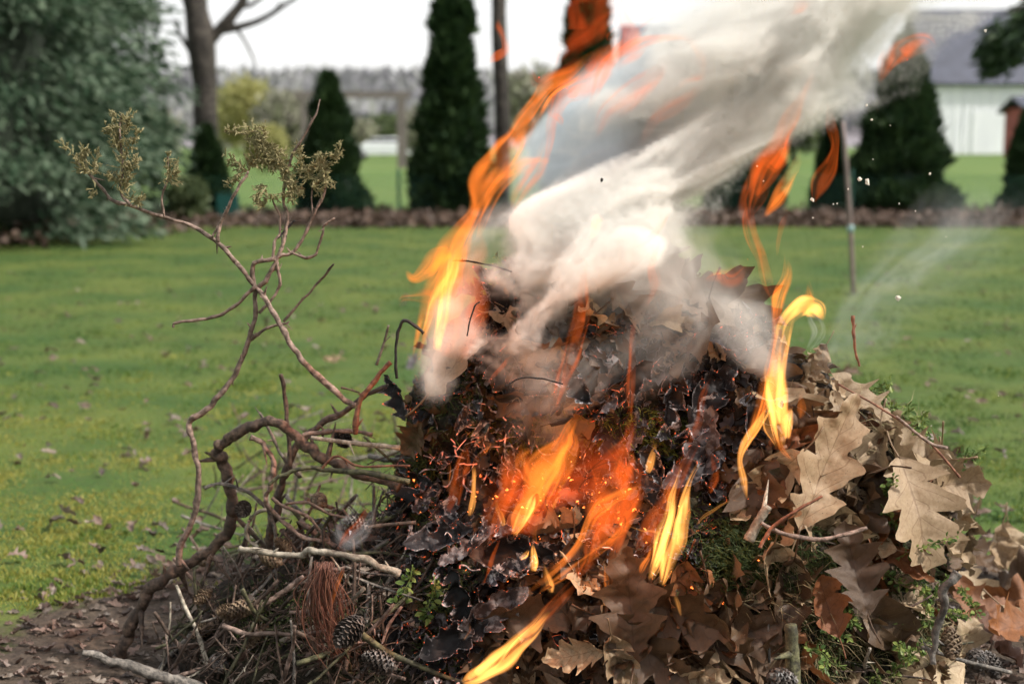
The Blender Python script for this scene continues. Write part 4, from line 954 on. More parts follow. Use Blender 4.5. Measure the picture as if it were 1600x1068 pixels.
# ------------------------------------------------------------------ smoke
import bmesh
def fix_normals(o):
    b = bmesh.new(); b.from_mesh(o.data); bmesh.ops.recalc_face_normals(b, faces=b.faces[:]); b.to_mesh(o.data); b.free()
def smoke_body(name, label, SM, dens, warp=1.0, top=.3, seed=0.0, low=1.0, er=0.0, streak=1.0, g=1.6, col=(.955, .94, .905), vox=.006, fine=1.0):
    """SM rows: (y px, centre px, half width px, distance or None = just off the heap, depth radius)"""
    SM = [list(a) for a in SM]
    for a in SM:
        if a[3] is None:
            ys = [hit(a[1] + d, a[0]) for d in (-a[2] * .6, 0, a[2] * .6)]; ys = [h[0].y for h in ys if h[2] != 9]
            a[3] = (min(ys) if ys else 2.6) - .02
    SZ = [P(a[1], a[0], a[3]).z for a in SM]; SX = [P(a[1], a[0], a[3]).x for a in SM]; SR = [a[2] * a[3] / F for a in SM]; SY = [a[3] for a in SM]; SQ = [a[4] for a in SM]
    z0, z1 = min(SZ), max(SZ); V = []; Fc = []; na = 28; n = len(SM)
    for i in range(n):
        for k in range(na):
            th = 2 * math.pi * k / na; V.append(Vector((SX[i] + SR[i] * g * math.cos(th), SY[i] + SQ[i] * g * math.sin(th), SZ[i])))
    for i in range(n - 1):
        for k in range(na): Fc.append((i * na + k, (i + 1) * na + k, (i + 1) * na + (k + 1) % na, i * na + (k + 1) % na))
    Fc.append(tuple(range(na))); Fc.append(tuple((n - 1) * na + k for k in range(na)))
    t = NT.__new__(NT); t.t = bpy.data.node_groups.new(name, 'GeometryNodeTree')
    t.t.interface.new_socket('Geometry', in_out='OUTPUT', socket_type='NodeSocketGeometry')
    p = t.n('GeometryNodeInputPosition').outputs[0]; s0 = t.n('ShaderNodeSeparateXYZ'); t.l(p, s0.inputs[0])
    def curve(zn, vals):
        lo, hi = min(vals) - .03, max(vals) + .03
        fc = t.n('ShaderNodeFloatCurve'); t.l(zn, fc.inputs[1]); m = fc.mapping; cu = m.curves[0]
        prs = sorted(zip([(a - z0) / (z1 - z0) for a in SZ], vals))
        while len(cu.points) < len(prs): cu.points.new(.5, .5)
        for pt, (a, b) in zip(cu.points, prs): pt.location = (a, (b - lo) / (hi - lo)); pt.handle_type = 'AUTO'
        m.update(); return t.mr(fc.outputs[0], 0, 1, lo, hi)
    zn = t.mr(s0.outputs[2], z0, z1); xc, rr, yc, ry = curve(zn, SX), curve(zn, SR), curve(zn, SY), curve(zn, SQ)
    cmb = t.n('ShaderNodeCombineXYZ'); t.l(t.math('SUBTRACT', s0.outputs[0], xc), cmb.inputs[0]); t.l(t.math('SUBTRACT', s0.outputs[1], yc), cmb.inputs[1]); t.l(t.math('ADD', s0.outputs[2], seed), cmb.inputs[2])
    L = cmb.outputs[0]                                         # plume coordinates, they follow the flow
    def warpv(v, sc, st, amp, det):
        w = t.vm('SUBTRACT', t.noise(t.vm('MULTIPLY', v, (1, 1, st)), sc, det, .5, out=1), (.5, .5, .5)); return t.vm('ADD', v, t.vm('SCALE', w, sc=amp * warp))
    q = warpv(L, 4.0, .9, .36, 1); q = warpv(q, 10, .95, .19, 1); qs = q; q = warpv(q, 24, .7, .10 * fine, 1); q = warpv(q, 50, .8, .035 * fine, 0)
    s = t.n('ShaderNodeSeparateXYZ'); t.l(q, s.inputs[0])
    ex = t.math('DIVIDE', s.outputs[0], rr); ey = t.math('DIVIDE', s.outputs[1], ry)
    e = t.math('SQRT', t.math('ADD', t.math('MULTIPLY', ex, ex), t.math('MULTIPLY', ey, ey)))
    s2 = t.n('ShaderNodeSeparateXYZ'); t.l(qs, s2.inputs[0]); e2x = t.math('DIVIDE', s2.outputs[0], rr); e2y = t.math('DIVIDE', s2.outputs[1], ry)
    e2 = t.math('SQRT', t.math('ADD', t.math('MULTIPLY', e2x, e2x), t.math('MULTIPLY', e2y, e2y))); keep = t.mr(e2, 1.2, .75, 0, 1, True)
    body = t.mr(e, 1.2, .25)
    f = t.noise(t.vm('MULTIPLY', q, (1, 1, .9)), 9, 5 if fine > .6 else 3, .5 + .2 * fine)
    r1 = t.noise(t.vm('MULTIPLY', qs, (1, 1, .4)), 15, 2, .5); rid = t.math('POWER', t.math('SUBTRACT', 1.0, t.math('ABSOLUTE', t.math('MULTIPLY_ADD', r1, 3.4, -1.7)), clamp=True), 3.0)
    hz = t.mr(zn, .35, .95, 0, 1)                              # breaks up higher in the plume
    a = t.math('ADD', body, t.math('MULTIPLY', t.math('SUBTRACT', f, .5 + er), 3.0))
    dd = t.mr(a, t.mr(hz, 0, 1, .36, .5), t.mr(hz, 0, 1, .85, 1.15))
    dd = t.math('POWER', dd, 1.5)
    dd = t.math('ADD', dd, t.math('MULTIPLY', t.math('MULTIPLY', rid, t.mr(e, 1.15, .6, 0, 1, True)), .28 * streak))
    dd = t.math('MULTIPLY', dd, keep); lowf = t.math('MULTIPLY', t.mr(zn, 0, .14, 0, 1, True), t.mr(zn, 1.0, .72, 0, 1, True))
    dd = t.math('MULTIPLY', t.math('MULTIPLY', dd, lowf), t.mr(zn, .25, .8, low, top)); dd = t.math('SUBTRACT', dd, .004); dd = t.math('MAXIMUM', dd, 0.0)
    vc = t.n('GeometryNodeVolumeCube'); t.l(dd, vc.inputs['Density']); vc.inputs['Background'].default_value = 0
    A = [min(v[i] for v in V) - .01 for i in range(3)]; B = [max(v[i] for v in V) + .01 for i in range(3)]
    vc.inputs['Min'].default_value = A; vc.inputs['Max'].default_value = B
    for i, k_ in enumerate(('Resolution X', 'Resolution Y', 'Resolution Z')): vc.inputs[k_].default_value = max(16, int((B[i] - A[i]) / vox))
    mt = bpy.data.materials.new(name); mt.use_nodes = True; mt.node_tree.nodes.clear(); mo = mt.node_tree.nodes.new('ShaderNodeOutputMaterial'); pv = mt.node_tree.nodes.new('ShaderNodeVolumePrincipled')
    pv.inputs['Color'].default_value = col + (1,); pv.inputs['Anisotropy'].default_value = .1; pv.inputs['Density'].default_value = dens; mt.node_tree.links.new(pv.outputs[0], mo.inputs[1])
    sm = t.n('GeometryNodeSetMaterial'); sm.inputs['Material'].default_value = mt; go = t.n('NodeGroupOutput'); t.l(vc.outputs[0], sm.inputs[0]); t.l(sm.outputs[0], go.inputs[0])
    o = obj('smoke', V, Fc, mt); fix_normals(o); o.modifiers.new('smoke', 'NODES').node_group = t.t
    tag(o, label, 'smoke', kind='stuff'); return o
smoke_body('smoke', 'thick cream coloured smoke rising to the upper right',
    [(620,870,55,None,.04),(560,850,60,None,.05),(500,850,65,None,.06),(440,890,100,2.52,.10),(380,918,145,2.58,.13),(330,930,155,2.64,.15),(280,1000,145,2.68,.16),(230,1065,150,2.70,.17),(170,1140,170,2.72,.18),(110,1195,200,2.74,.2),(50,1240,235,2.76,.22),(-20,1300,260,2.78,.25),(-110,1390,300,2.82,.3),(-220,1500,330,2.87,.33),(-340,1600,380,2.9,.4)], 85, top=.13, low=.85, fine=1.3, vox=.0065, seed=1.0)
smoke_body('smoke_blue', 'thin bluish smoke left of the thick plume',
    [(330,850,60,2.66,.08),(280,880,80,2.7,.1),(230,905,90,2.72,.12),(170,940,90,2.74,.12),(110,1000,90,2.76,.12),(50,1050,90,2.78,.12),(-30,1120,90,2.8,.12)], 20, seed=11.0, er=.02, top=.7, warp=.6, col=(.88, .93, .97), streak=.5, fine=.3)
smoke_body('smoke_front', 'thin grey white smoke washing over the front of the heap',
    [(700,870,60,None,.03),(650,890,100,None,.04),(600,925,140,None,.05),(540,955,160,None,.06),(480,975,165,None,.07),(420,985,150,2.5,.08),(350,975,130,2.56,.09),(280,970,100,2.6,.09)], 17, seed=7.0, er=.08, top=.7, warp=.5, streak=1.3, vox=.005, fine=.7)
smoke_body('smoke_left', 'pale peach smoke column at the left edge of the heap',
    [(640,655,26,2.45,.03),(590,668,32,2.45,.035),(530,690,36,2.47,.04),(470,715,36,2.5,.045),(410,745,40,2.55,.05),(350,790,44,2.58,.06),(300,820,40,2.6,.06)], 20, seed=3.0, er=.05, top=.8, warp=.35, vox=.004)
smoke_body('smoke_right', 'thin blue grey smoke drifting off the right shoulder',
    [(600,1215,40,2.42,.04),(545,1180,80,2.45,.05),(490,1140,95,2.5,.06),(430,1095,90,2.55,.08),(370,1065,70,2.6,.08),(310,1050,60,2.62,.08)], 9, seed=5.0, er=.04, top=.7, warp=.5, streak=1.2, vox=.005, fine=.5)
smoke_body('smoke_lawn', 'very thin curling smoke drifting over the lawn at the right',
    [(600,1310,50,2.5,.05),(540,1345,70,2.5,.06),(480,1380,90,2.55,.07),(410,1440,110,2.6,.08),(340,1490,110,2.6,.09),(270,1500,110,2.6,.09)], 2.4, seed=15.0, er=.14, top=.8, warp=.55, streak=2.0, vox=.005, fine=.9, col=(.9, .94, .97))
# thin wisps at the right of the fire
def mat_wisp(name, d):
    t = NT(name); pv = t.n('ShaderNodeVolumePrincipled'); pv.inputs['Color'].default_value = (.85, .9, .95, 1); pv.inputs['Density'].default_value = d
    t.l(pv.outputs[0], t.out.inputs[1]); t.m.cycles.homogeneous_volume = True; return t.m
m_wisp = mat_wisp('thin_smoke', 22)
def wisp(Y, pts_, label, T=.25, seed=0):
    o = flame('wisp', Y, pts_, label, T, seed); o.name = 'smoke_wisp'; tag(o, label, 'smoke wisp', 'thin smoke wisps'); return o
FM['wisp'] = m_wisp
WS = [
 (2.45,[(1262,545,6),(1275,520,20),(1268,500,18),(1262,485,5)],'blue smoke wisp beside the hooked flame'),
 (2.38,[(590,790,6),(570,830,22),(545,845,26),(532,825,16),(550,800,16),(562,770,18),(565,750,6)],'grey looping wisp of smoke over the brushwood'),
]
for i, (Y, q, lb) in enumerate(WS): wisp(Y, q, lb, .3, 60 + i)

# floating ash
t = NT('ash_white'); t.bsdf((.62, .56, .48), .8); m_fleck = t.m
for i, (px, py, s) in enumerate([(1403,465,7),(1355,283,9),(1343,280,5),(1453,271,4),(1364,249,2),(1354,165,3),(1362,187,3),(1391,196,1.6),(1183,260,3),(1193,283,2),(1302,319,2),(1308,318,2),(1269,312,5),(940,281,5),(1540,48,4),(1190,72,2),(1348,385,2),(1325,295,2),(1405,318,2.5),(1430,330,2),(1478,370,1.5),(1455,665,2),(1560,618,1.5),(1270,340,2),(1190,330,2)]):
    V = []; rr = random.Random(i)
    for k in range(6): V.append((math.cos(k * 1.047) * s * MM * rr.uniform(.3, 1), rr.uniform(-.2, .2) * s * MM, math.sin(k * 1.047) * s * MM * rr.uniform(.3, 1)))
    V += [(0, -.3 * s * MM, 0)]
    o = obj('ash_fleck', V, [(k, (k + 1) % 6, 6) for k in range(6)] + [tuple(range(6))[::-1]], m_black if px in (940, 1190) else m_fleck, smooth=False); o.location = P(px, py, 2.5 + rr.uniform(-.1, .25))
    tag(o, {0: 'largest pale ash fleck floating over the right lawn', 1: 'big ash fleck before the broad right conifer', 3: 'ash fleck at the right edge of the broad conifer', 5: 'ash fleck high on the broad right conifer', 12: 'ash fleck between the right flames', 13: 'dark burnt fleck inside the thick smoke', 14: 'ash fleck before the slate barn roof', 15: 'dark speck high in the smoke', 21: 'lowest ash fleck at the far right over the lawn'}.get(i, 'tiny pale fleck of ash floating in the air beside the fire'), 'ash fleck', 'flecks of ash in the air')

# ------------------------------------------------------------------ background
def cards(N, ptf, size, aspect=2.2):
    """many small leaf clumps as bent quads; ptf -> positions (N,3) and directions (N,3)"""
    p, d = ptf(N); N = len(p); d = d / np.linalg.norm(d, axis=1)[:, None]
    r = rng.normal(size=(N, 3)); s = np.cross(d, r); s /= np.linalg.norm(s, axis=1)[:, None] + 1e-9
    sz = size * rng.uniform(.5, 1.4, N)[:, None]; w = sz / aspect
    nn = np.cross(d, s)
    V = np.stack([p, p + d * sz * .5 + s * w * .5, p + d * sz + nn * w * .3, p + d * sz * .5 - s * w * .5], 1).reshape(-1, 3)
    k = np.arange(N) * 4
    return V, np.stack([k, k + 1, k + 2, k + 3], 1)
m_arb = mat_foliage('arborvitae_leaf', [(.008, .022, .009), (.018, .042, .014), (.035, .065, .02)], .6, .2, 3)
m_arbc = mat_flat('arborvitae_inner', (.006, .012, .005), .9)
m_spr = mat_foliage('conifer_spray', [(.010, .028, .013), (.030, .064, .032), (.15, .20, .135)], .55, .25, .9)
m_trunk = mat_bark('trunk_bark', (.028, .022, .018), (.07, .058, .046), 14, .02)
arb_cache = {}
def arborvitae(px, py_b, py_t, wpx, Y, label, twin=False):
    b = P(px, py_b, Y); b.z = 0; H = P(px, py_t, Y).z; Rr = wpx / 2 * Y / F
    def f(N):
        h = rng.random(N) ** 1.25; a = rng.uniform(0, 2 * np.pi, N)
        prof = np.clip((1 - h) ** .72, 0, 1) * np.clip(.82 + h * 2, 0, 1)
        nz = np.array([noise.noise(Vector((math.cos(q) * 1.6, math.sin(q) * 1.6, g * 7 + px))) for q, g in zip(a, h)])
        r = Rr * prof * (.95 + .42 * nz) * rng.uniform(.75, 1.03, N)
        if twin: off = np.where(h > .85, np.where(rng.random(N) > .5, .045, -.04) * H * (h > .85), 0)
        else: off = 0
        pos = np.stack([np.cos(a) * r + off, np.sin(a) * r, h * H * .97 + .03], 1)
        d = np.stack([np.cos(a) * .6, np.sin(a) * .6, np.full(N, .9)], 1) + rng.normal(0, .3, (N, 3)); return pos, d
    e = empty('arborvitae', b); tag(e, label, 'tree')
    V, Fc = cards(11000, f, .13 * H / 3 + .03); obj('crown', V, Fc, m_arb, e, smooth=False)
    q = []; n = 14
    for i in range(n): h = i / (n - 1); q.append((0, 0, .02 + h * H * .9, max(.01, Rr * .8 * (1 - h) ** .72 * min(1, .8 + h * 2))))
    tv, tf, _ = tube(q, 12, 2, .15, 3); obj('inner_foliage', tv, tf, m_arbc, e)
    tv, tf, _ = tube([(0, 0, -.02, .05), (0, 0, .3, .045)], 8, 1, 0); obj('trunk', tv, tf, m_trunk, e)
arborvitae(327, 335, 200, 80, 19.2, 'smallest dark conifer at the foot of the leafless tree')
arborvitae(516, 333, 118, 122, 19.4, 'medium dark cone shaped conifer right of the dry branch')
arborvitae(708, 335, 0, 136, 19.4, 'tall narrow twin topped conifer left of the flames', True)
arborvitae(917, 338, -60, 118, 19.6, 'tall dark conifer behind the upper left flames')
arborvitae(1165, 340, 120, 130, 19.6, 'dark conifer mostly hidden by flames and smoke')
arborvitae(1296, 338, 175, 60, 20.2, 'slim dark conifer behind the metal stake')
arborvitae(1405, 335, 60, 170, 19.4, 'broad dark conifer right of the metal stake')
arborvitae(1600, 335, 175, 85, 19.8, 'dark conifer cut by the right picture edge')
# big drooping conifer at the left
def big_conifer(e, H, Rm, n_l, seed, m):
    rr = np.random.default_rng(seed)
    def f(N):
        nb = 520; bh = rr.random(nb) ** .9 * H; ba = rr.uniform(0, 2 * np.pi, nb); bl = Rm * (1 - bh / H) ** .75 * np.clip(.72 + bh * .28, 0, 1) * rr.uniform(.72, 1.08, nb) + .12
        k = rr.integers(0, nb, N); t_ = rr.random(N) ** .6; a = ba[k] + rr.normal(0, .17, N) * (1.1 - t_ * .4); r = bl[k] * t_
        z = bh[k] + .25 * r - .28 * r * r / Rm + rr.normal(0, .07, N) - .12 * rr.random(N)
        pos = np.stack([np.cos(a) * r, np.sin(a) * r, np.maximum(z, .12)], 1)
        d = np.stack([np.cos(a), np.sin(a), np.full(N, -.55)], 1) + rr.normal(0, .35, (N, 3)); return pos, d
    V, Fc = cards(n_l, f, .12, 3.4); obj('crown', V, Fc, m, e, smooth=False)
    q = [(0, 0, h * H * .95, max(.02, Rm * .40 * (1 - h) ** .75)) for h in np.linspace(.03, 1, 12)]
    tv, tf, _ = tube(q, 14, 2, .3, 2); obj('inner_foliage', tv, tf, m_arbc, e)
    tv, tf, _ = tube([(0, 0, -.05, .16), (0, 0, .7, .14)], 9, 1, .1); obj('trunk', tv, tf, m_trunk, e)
e = empty('conifer', (P(-60, 300, 14.5).x, 14.5, 0)); tag(e, 'huge grey green conifer with drooping sprays filling the left edge', 'tree'); big_conifer(e, 8.5, 2.35, 120000, 3, m_spr)
e = empty('conifer', (P(100, 300, 18.5).x, 18.5, 0)); tag(e, 'pale grey green conifer behind the left edge one', 'tree'); big_conifer(e, 11, 1.75, 100000, 4, m_spr)
e = empty('conifer', (P(1690, 300, 24).x, 24, 0)); tag(e, 'dark conifer bough entering at the top right corner', 'tree')
def f(N):
    t_ = rng.random(N); x = -1.55 * t_; z = 3.15 + .35 * np.sin(t_ * 5) - .5 * t_ * rng.random(N) + rng.normal(0, .12, N)
    return np.stack([x, rng.normal(0, .4, N), z], 1), np.stack([-np.ones(N), rng.normal(0, .5, N), -.6 * np.ones(N)], 1) + rng.normal(0, .3, (N, 3))
V, Fc = cards(6000, f, .2, 2.6); obj('crown', V, Fc, m_arb, e, smooth=False)
tv, tf, _ = tube([(0, 0, 0, .16), (0, 0, 3, .12), (0, 0, 6, .05)], 9, 3, .1); obj('trunk', tv, tf, m_trunk, e)
tv, tf, _ = tube([(0, 0, 3.0, .07), (-.8, 0, 3.3, .05), (-1.5, 0, 3.1, .02)], 7, 3, .1); obj('limb', tv, tf, m_trunk, e)
# leafless tree
e = empty('bare_tree', (P(322, 300, 21).x, 21, 0)); tag(e, 'leafless tree with thick trunk and forking limb against the sky', 'tree')
x0 = e.location.x
def wp(px, py, Y=21): p = P(px, py, Y); return (p.x - x0, p.y - 21, p.z)
k = 21 / F
tv, tf, _ = tube([(0, 0, -.05, .26), (*wp(322, 250), 20 * k), (*wp(320, 130), 19 * k), (*wp(314, 60), 22 * k), (*wp(305, 0), 18 * k), (*wp(300, -120), 16 * k), (*wp(310, -260), 10 * k)], 12, 5, .12, 4); obj('trunk', tv, tf, m_trunk, e)
for q in ([(322,70,9),(345,45,9),(365,22,8),(380,0,7),(400,-60,5)], [(340,50,6),(375,42,5),(410,30,4),(445,8,3),(480,-15,2)], [(300,20,8),(280,-30,7),(250,-90,4)], [(362,35,3),(380,60,2),(395,90,1.5),(400,110,1)], [(410,30,2),(425,22,2),(440,2,1)], [(318,110,5),(300,85,4),(285,60,3),(270,30,2)], [(375,10,3),(392,8,3),(420,-12,2)]):
    tv, tf, _ = tube([(*wp(a, b), r * k * 1.05) for a, b, r in q], 7, 5, .15, 5); obj('limb', tv, tf, m_trunk, e)
def pole_tree(px, wpx, Y, label, ty=-120):
    e = empty('bare_tree', (P(px, 300, Y).x, Y, 0)); tag(e, label, 'tree'); r = wpx / 2 * Y / F; H = P(px, ty, Y).z
    tv, tf, _ = tube([(0, 0, -.03, r * 1.25), (.02, 0, H * .3, r), (-.03, 0, H * .7, r * .95), (0, 0, H, r * .7)], 9, 5, .12, 4); obj('trunk', tv, tf, m_trunk, e)
    for i in range(5):
        h = H * random.uniform(.75, 1); a = random.uniform(0, 6.28); l = random.uniform(.5, 1.2)
        tv, tf, _ = tube([(0, 0, h, r * .3), (math.cos(a) * l * .5, math.sin(a) * l * .5, h + l * .4, r * .2), (math.cos(a) * l, math.sin(a) * l, h + l, r * .08)], 6, 3, .1); obj('limb', tv, tf, m_trunk, e)
pole_tree(783, 24, 20.5, 'slim straight trunk beside the twin topped conifer')
# mulch bed, litter on it
def strip(name, y0, y1, x0, x1, z, mat, n=80):
    V = []; Fc = []
    for i in range(n + 1):
        x = x0 + (x1 - x0) * i / n; a = .3 * noise.noise(Vector((x * .8, 1, 0)))
        for j, (yy, zz) in enumerate(((y0 + a, 0.0), (y0 + .25 + a, z), (y1 - .25 + a * .5, z), (y1 + a * .5, 0.0))): V.append((x, yy, zz + .03 * noise.noise(Vector((x * 5, j, 0))) * (0 < j < 3)))
    for i in range(n):
        for j in range(3): Fc.append((i * 4 + j, (i + 1) * 4 + j, (i + 1) * 4 + j + 1, i * 4 + j + 1))
    return obj(name, V, Fc, mat)
t = NT('mulch'); p = t.pos(); n = t.noise(p, 14, 5, .7); t.bsdf(t.mix(t.mr(n, .35, .65), (.03, .02, .015), (.085, .057, .043)), .9, n, 1, .04); m_mulch = t.m
tag(strip('mulch_bed', 17.6, 20.2, -12, 12, .08, m_mulch), 'brown mulch strip under the row of conifers', kind='structure')
def f(N):
    x = rng.uniform(-9, 9, N); y = 17.3 + rng.random(N) ** 1.4 * 3 + .25 * np.sin(x)
    lf = x < -3; y = np.where(lf & (rng.random(N) < .6), rng.uniform(13.2, 17.6, N) + 0 * x, y); ok = ~(lf & (y < 17.2) & (x > -3.2 - (17.2 - y) * .35))
    x, y = x[ok], y[ok]; return np.stack([x, y, rng.uniform(0.02, .16, len(x))], 1), rng.normal(0, 1, (len(x), 3)) * np.array([1, 1, .35])
V, Fc = cards(15000, f, .075, 1.3); m_lt2 = mat_foliage('fallen_leaf_far', [(.025, .016, .011), (.06, .037, .026), (.15, .10, .075)], .6, .1, 3)
o = obj('fallen_leaves', V, Fc, m_lt2, smooth=False); tag(o, 'fallen brown leaves strewn under the conifer row', 'fallen leaves', kind='stuff')
# loose leaves on the lawn
gl = G(522, 575)
o = bpy.data.objects.new('fallen_leaf', VAR['tan'][0]); C.objects.link(o); o.matrix_basis = frame_mat(Vector((gl.x, gl.y, .035)), Vector((0, -.5, 1)).normalized(), (1, 0), 0, .11)
tag(o, 'single pale leaf lying on the sunlit lawn', 'leaf')
# wire fence
m_wire = mat_flat('green_wire', (.015, .07, .05), .5)
fe = empty('wire_fence', (0, 18.9, 0)); tag(fe, 'low green wire mesh fence running along the conifer row', 'fence')
mb = MB()
for i in range(11): z = .06 + .052 * i; mb.box(-9, 9, -.0015, .0015, z - .0015, z + .0015)
o = mb.build('horizontal_wires', m_wire, fe); o['kind'] = 'stuff'
mb = MB()
for i in range(300): x = -9 + .06 * i; mb.box(x - .0015, x + .0015, .0035, .0065, .02, .6)
o = mb.build('vertical_wires', m_wire, fe); o['kind'] = 'stuff'
mb = MB(); 
for x in (-7.5, -4.5, -1.5, 1.5, 4.5, 7.5):
    mb = MB(); mb.box(x - .02, x + .02, .01, .04, 0, .68); mb.build('fence_post', m_wire, fe)
# metal stake on the lawn
g = G(1334, 458); e = empty('garden_stake', g); tag(e, 'thin rusty metal stake standing in the lawn at the right', 'stake')
top = P(1317, 190, g.y)
m_rust_s = mat_flat('stake_metal', (.16, .12, .11), .6, .3, 20); m_capm = mat_flat('stake_clip', (.2, .3, .3), .6)
q = [(0, 0, -.03, .016), (*(P(1328, 340, g.y) - g), .016), (*(top - g), .014)]
tv, tf, _ = tube(q, 8, 4, .05, 10); obj('rod', tv, tf, m_rust_s, e)
cpt = P(1329, 356, g.y) - g; tv, tf, _ = tube([(cpt.x, 0, cpt.z - .03, .02), (cpt.x, 0, cpt.z, .024), (cpt.x, 0, cpt.z + .02, .018)], 8, 2, 0); obj('clip', tv, tf, m_capm, e)
# timber frame, car, barns
m_wood = mat_flat('weathered_wood', (.14, .12, .11), .8, .25, 5)
Yp = 62; e = empty('timber_frame', (P(628, 240, Yp).x, Yp, 0)); tag(e, 'grey timber post and beam frame on the far field', 'timber frame'); H = P(628, 150, Yp).z; kk = Yp / F
mb = MB(); mb.box(-.19, .19, -.15, .15, 0, H - .1); mb.build('post', m_wood, e)
mb = MB(); mb.box(-150 * kk - .15, -150 * kk + .15, -.15, .15, 0, H - .1); mb.build('post', m_wood, e)
mb = MB(); mb.box(-165 * kk, 14 * kk, -.16, .16, H - .1, H + .14); mb.build('beam', m_wood, e)
mb = MB(); mb.box(-165 * kk, 14 * kk, -.10, .10, H + .143, H + .20); mb.build('top_rail', m_wood, e)
def car(px, py, Y, label, paint):
    e = empty('parked_car', (P(px, py, Y).x, Y, 0)); tag(e, label, 'car')
    prof = [(-2.1, .35), (-2.15, .75), (-1.9, .95), (-1.2, 1.0), (-.6, 1.42), (.9, 1.45), (1.6, 1.0), (2.1, .85), (2.15, .4)]
    V = []; Fc = []; n = len(prof)
    for (y, ins) in ((-.85, 0), (.85, 0)):
        for (x, z) in prof: V.append((x, y * (1 if z < 1.05 else .8), z))
    for i in range(n): Fc.append((i, (i + 1) % n, n + (i + 1) % n, n + i))
    Fc.append(tuple(range(n))[::-1]); Fc.append(tuple(range(n, 2 * n)))
    obj('body', V, Fc, paint, e, smooth=False); mb = MB(); mb.box(-.85, 1.2, -.80, .80, 1.02, 1.36); mb.build('windows', mat_flat('car_glass', (.02, .025, .03), .1), e)
    for x in (-1.35, 1.35):
        for y in (-.8, .8):
            tv, tf, _ = tube([(x, y - .1, .33, .33), (x, y + .1, .33, .33)], 16, 1, 0); wh_ = obj('wheel', tv, tf, mat_flat('tyre', (.02, .02, .02), .8), e); tv, tf, _ = tube([(x, y - .103, .33, .2), (x, y + .103, .33, .2)], 12, 1, 0); obj('rim', tv, tf, mat_flat('rim_metal', (.5, .5, .52), .3), wh_)
car(598, 235, 92, 'white parked car on the far field beside the timber post', mat_flat('car_white', (.7, .72, .75), .2, .05))
m_wh = NT('barn_white'); t = m_wh; n = t.noise(t.vm('MULTIPLY', t.obc(), (1, 1, .15)), 1.5, 4); t.bsdf(t.mix(t.mr(n, .3, .7), (.66, .67, .72), (.82, .83, .86)), .7); m_wh = m_wh.m
m_roof = mat_flat('slate_roof', (.055, .06, .085), .6, .2, .8); m_redb = mat_flat('red_boards', (.26, .07, .055), .8, .25, 2)
def barn(px0, px1, py_e, py_r, Y, label, mw, mr_, depth=10, doors=True):
    x0, x1 = P(px0, 230, Y).x, P(px1, 230, Y).x; cx = (x0 + x1) / 2; w = (x1 - x0) / 2; H = P(px0, py_e, Y).z; Rz = P(px0, py_r, Y + depth / 2).z
    e = empty('barn', (cx, Y, 0)); tag(e, label, 'barn'); mb = MB(); mb.box(-w, w, 0, depth, 0, H); wl_ = mb.build('walls', mw, e)
    for k_ in range(int(2 * w / 1.0)):
        mb = MB(); x = -w + .5 + k_ * 1.0; mb.box(x - .05, x + .05, -.06, -.003, .1, H - .1); mb.build('wall_batten', mw, wl_)
    V = [(-w - .5, -.6, H - .15), (w + .5, -.6, H - .15), (w + .5, depth / 2, Rz), (-w - .5, depth / 2, Rz), (-w - .5, depth + .6, H - .15), (w + .5, depth + .6, H - .15)]
    V += [(a, b, c - .25) for a, b, c in V[:6]]
    obj('roof', V, [(0, 1, 2, 3), (3, 2, 5, 4), (7, 6, 9, 8), (8, 9, 10, 11), (0, 6, 7, 1), (4, 5, 11, 10), (0, 3, 9, 6), (3, 4, 10, 9), (1, 7, 8, 2), (2, 8, 11, 5)], mr_, e, smooth=False)
    mb = MB(); mb.box(-w * .3, w * .25, -.09, -.065, 0, H * .6); mb.build('door', mr_ if doors else mw, e)
barn(1452, 1640, 128, 15, 150, 'white walled barn with large slate roof at the far right', m_wh, m_roof, 16, False)
barn(1606, 1690, 168, 150, 120, 'dull red shed at the right picture edge', m_redb, m_roof, 6)
barn(985, 1110, 110, 40, 105, 'dull red barn half hidden behind the upper smoke', m_redb, m_roof, 9)
# far hills and woods
def hill(name, Y, top, label, mat, depth=250):
    V = []; Fc = []; n = 160; x0, x1 = -1.4 * Y, 1.4 * Y
    for i in range(n + 1):
        x = x0 + (x1 - x0) * i / n; h = top(x / Y)
        for j, (dy, f_) in enumerate(((-depth, -.01), (-depth * .55, .25), (-depth * .25, .7), (0, 1), (depth * .6, 1.05))): V.append((x, Y + dy, h * f_ + (2 * noise.noise(Vector((x * .02, j, 0))) if j else 0)))
    for i in range(n):
        for j in range(4): Fc.append((i * 5 + j, (i + 1) * 5 + j, (i + 1) * 5 + j + 1, i * 5 + j + 1))
    o = obj(name, V, Fc, mat); tag(o, label, kind='structure'); return o
m_hill = mat_flat('hill_ground', (.17, .155, .17), .95, .25, .05, .5)
def top1(u): return 900 * ((225 - 140) / F) * (1 + .18 * noise.noise(Vector((u * 4, 2, 0)))) 
hill('hills', 900, top1, 'low wooded ridge on the horizon', m_hill, 420)
def f(N):
    x = rng.uniform(-520, 520, N); dy = rng.uniform(-330, 20, N); y = 900 + dy; h = np.array([top1(a / 900) for a in x]); g = np.interp(dy, [-420, -231, -105, 0, 252], [0, .25, .7, 1, 1.05])
    return np.stack([x, y, h * g + rng.uniform(0, 7, N)], 1), np.stack([rng.normal(0, .35, N), rng.normal(0, .35, N), np.ones(N)], 1)
V, Fc = cards(26000, f, 8, 2.2); m_woods = mat_foliage('bare_woods', [(.20, .20, .215), (.28, .28, .295), (.25, .265, .24)], .9, .2, .02)
o = obj('woods', V, Fc, m_woods, smooth=False); tag(o, 'greyish leafless woods covering the ridge', 'woods', kind='stuff')
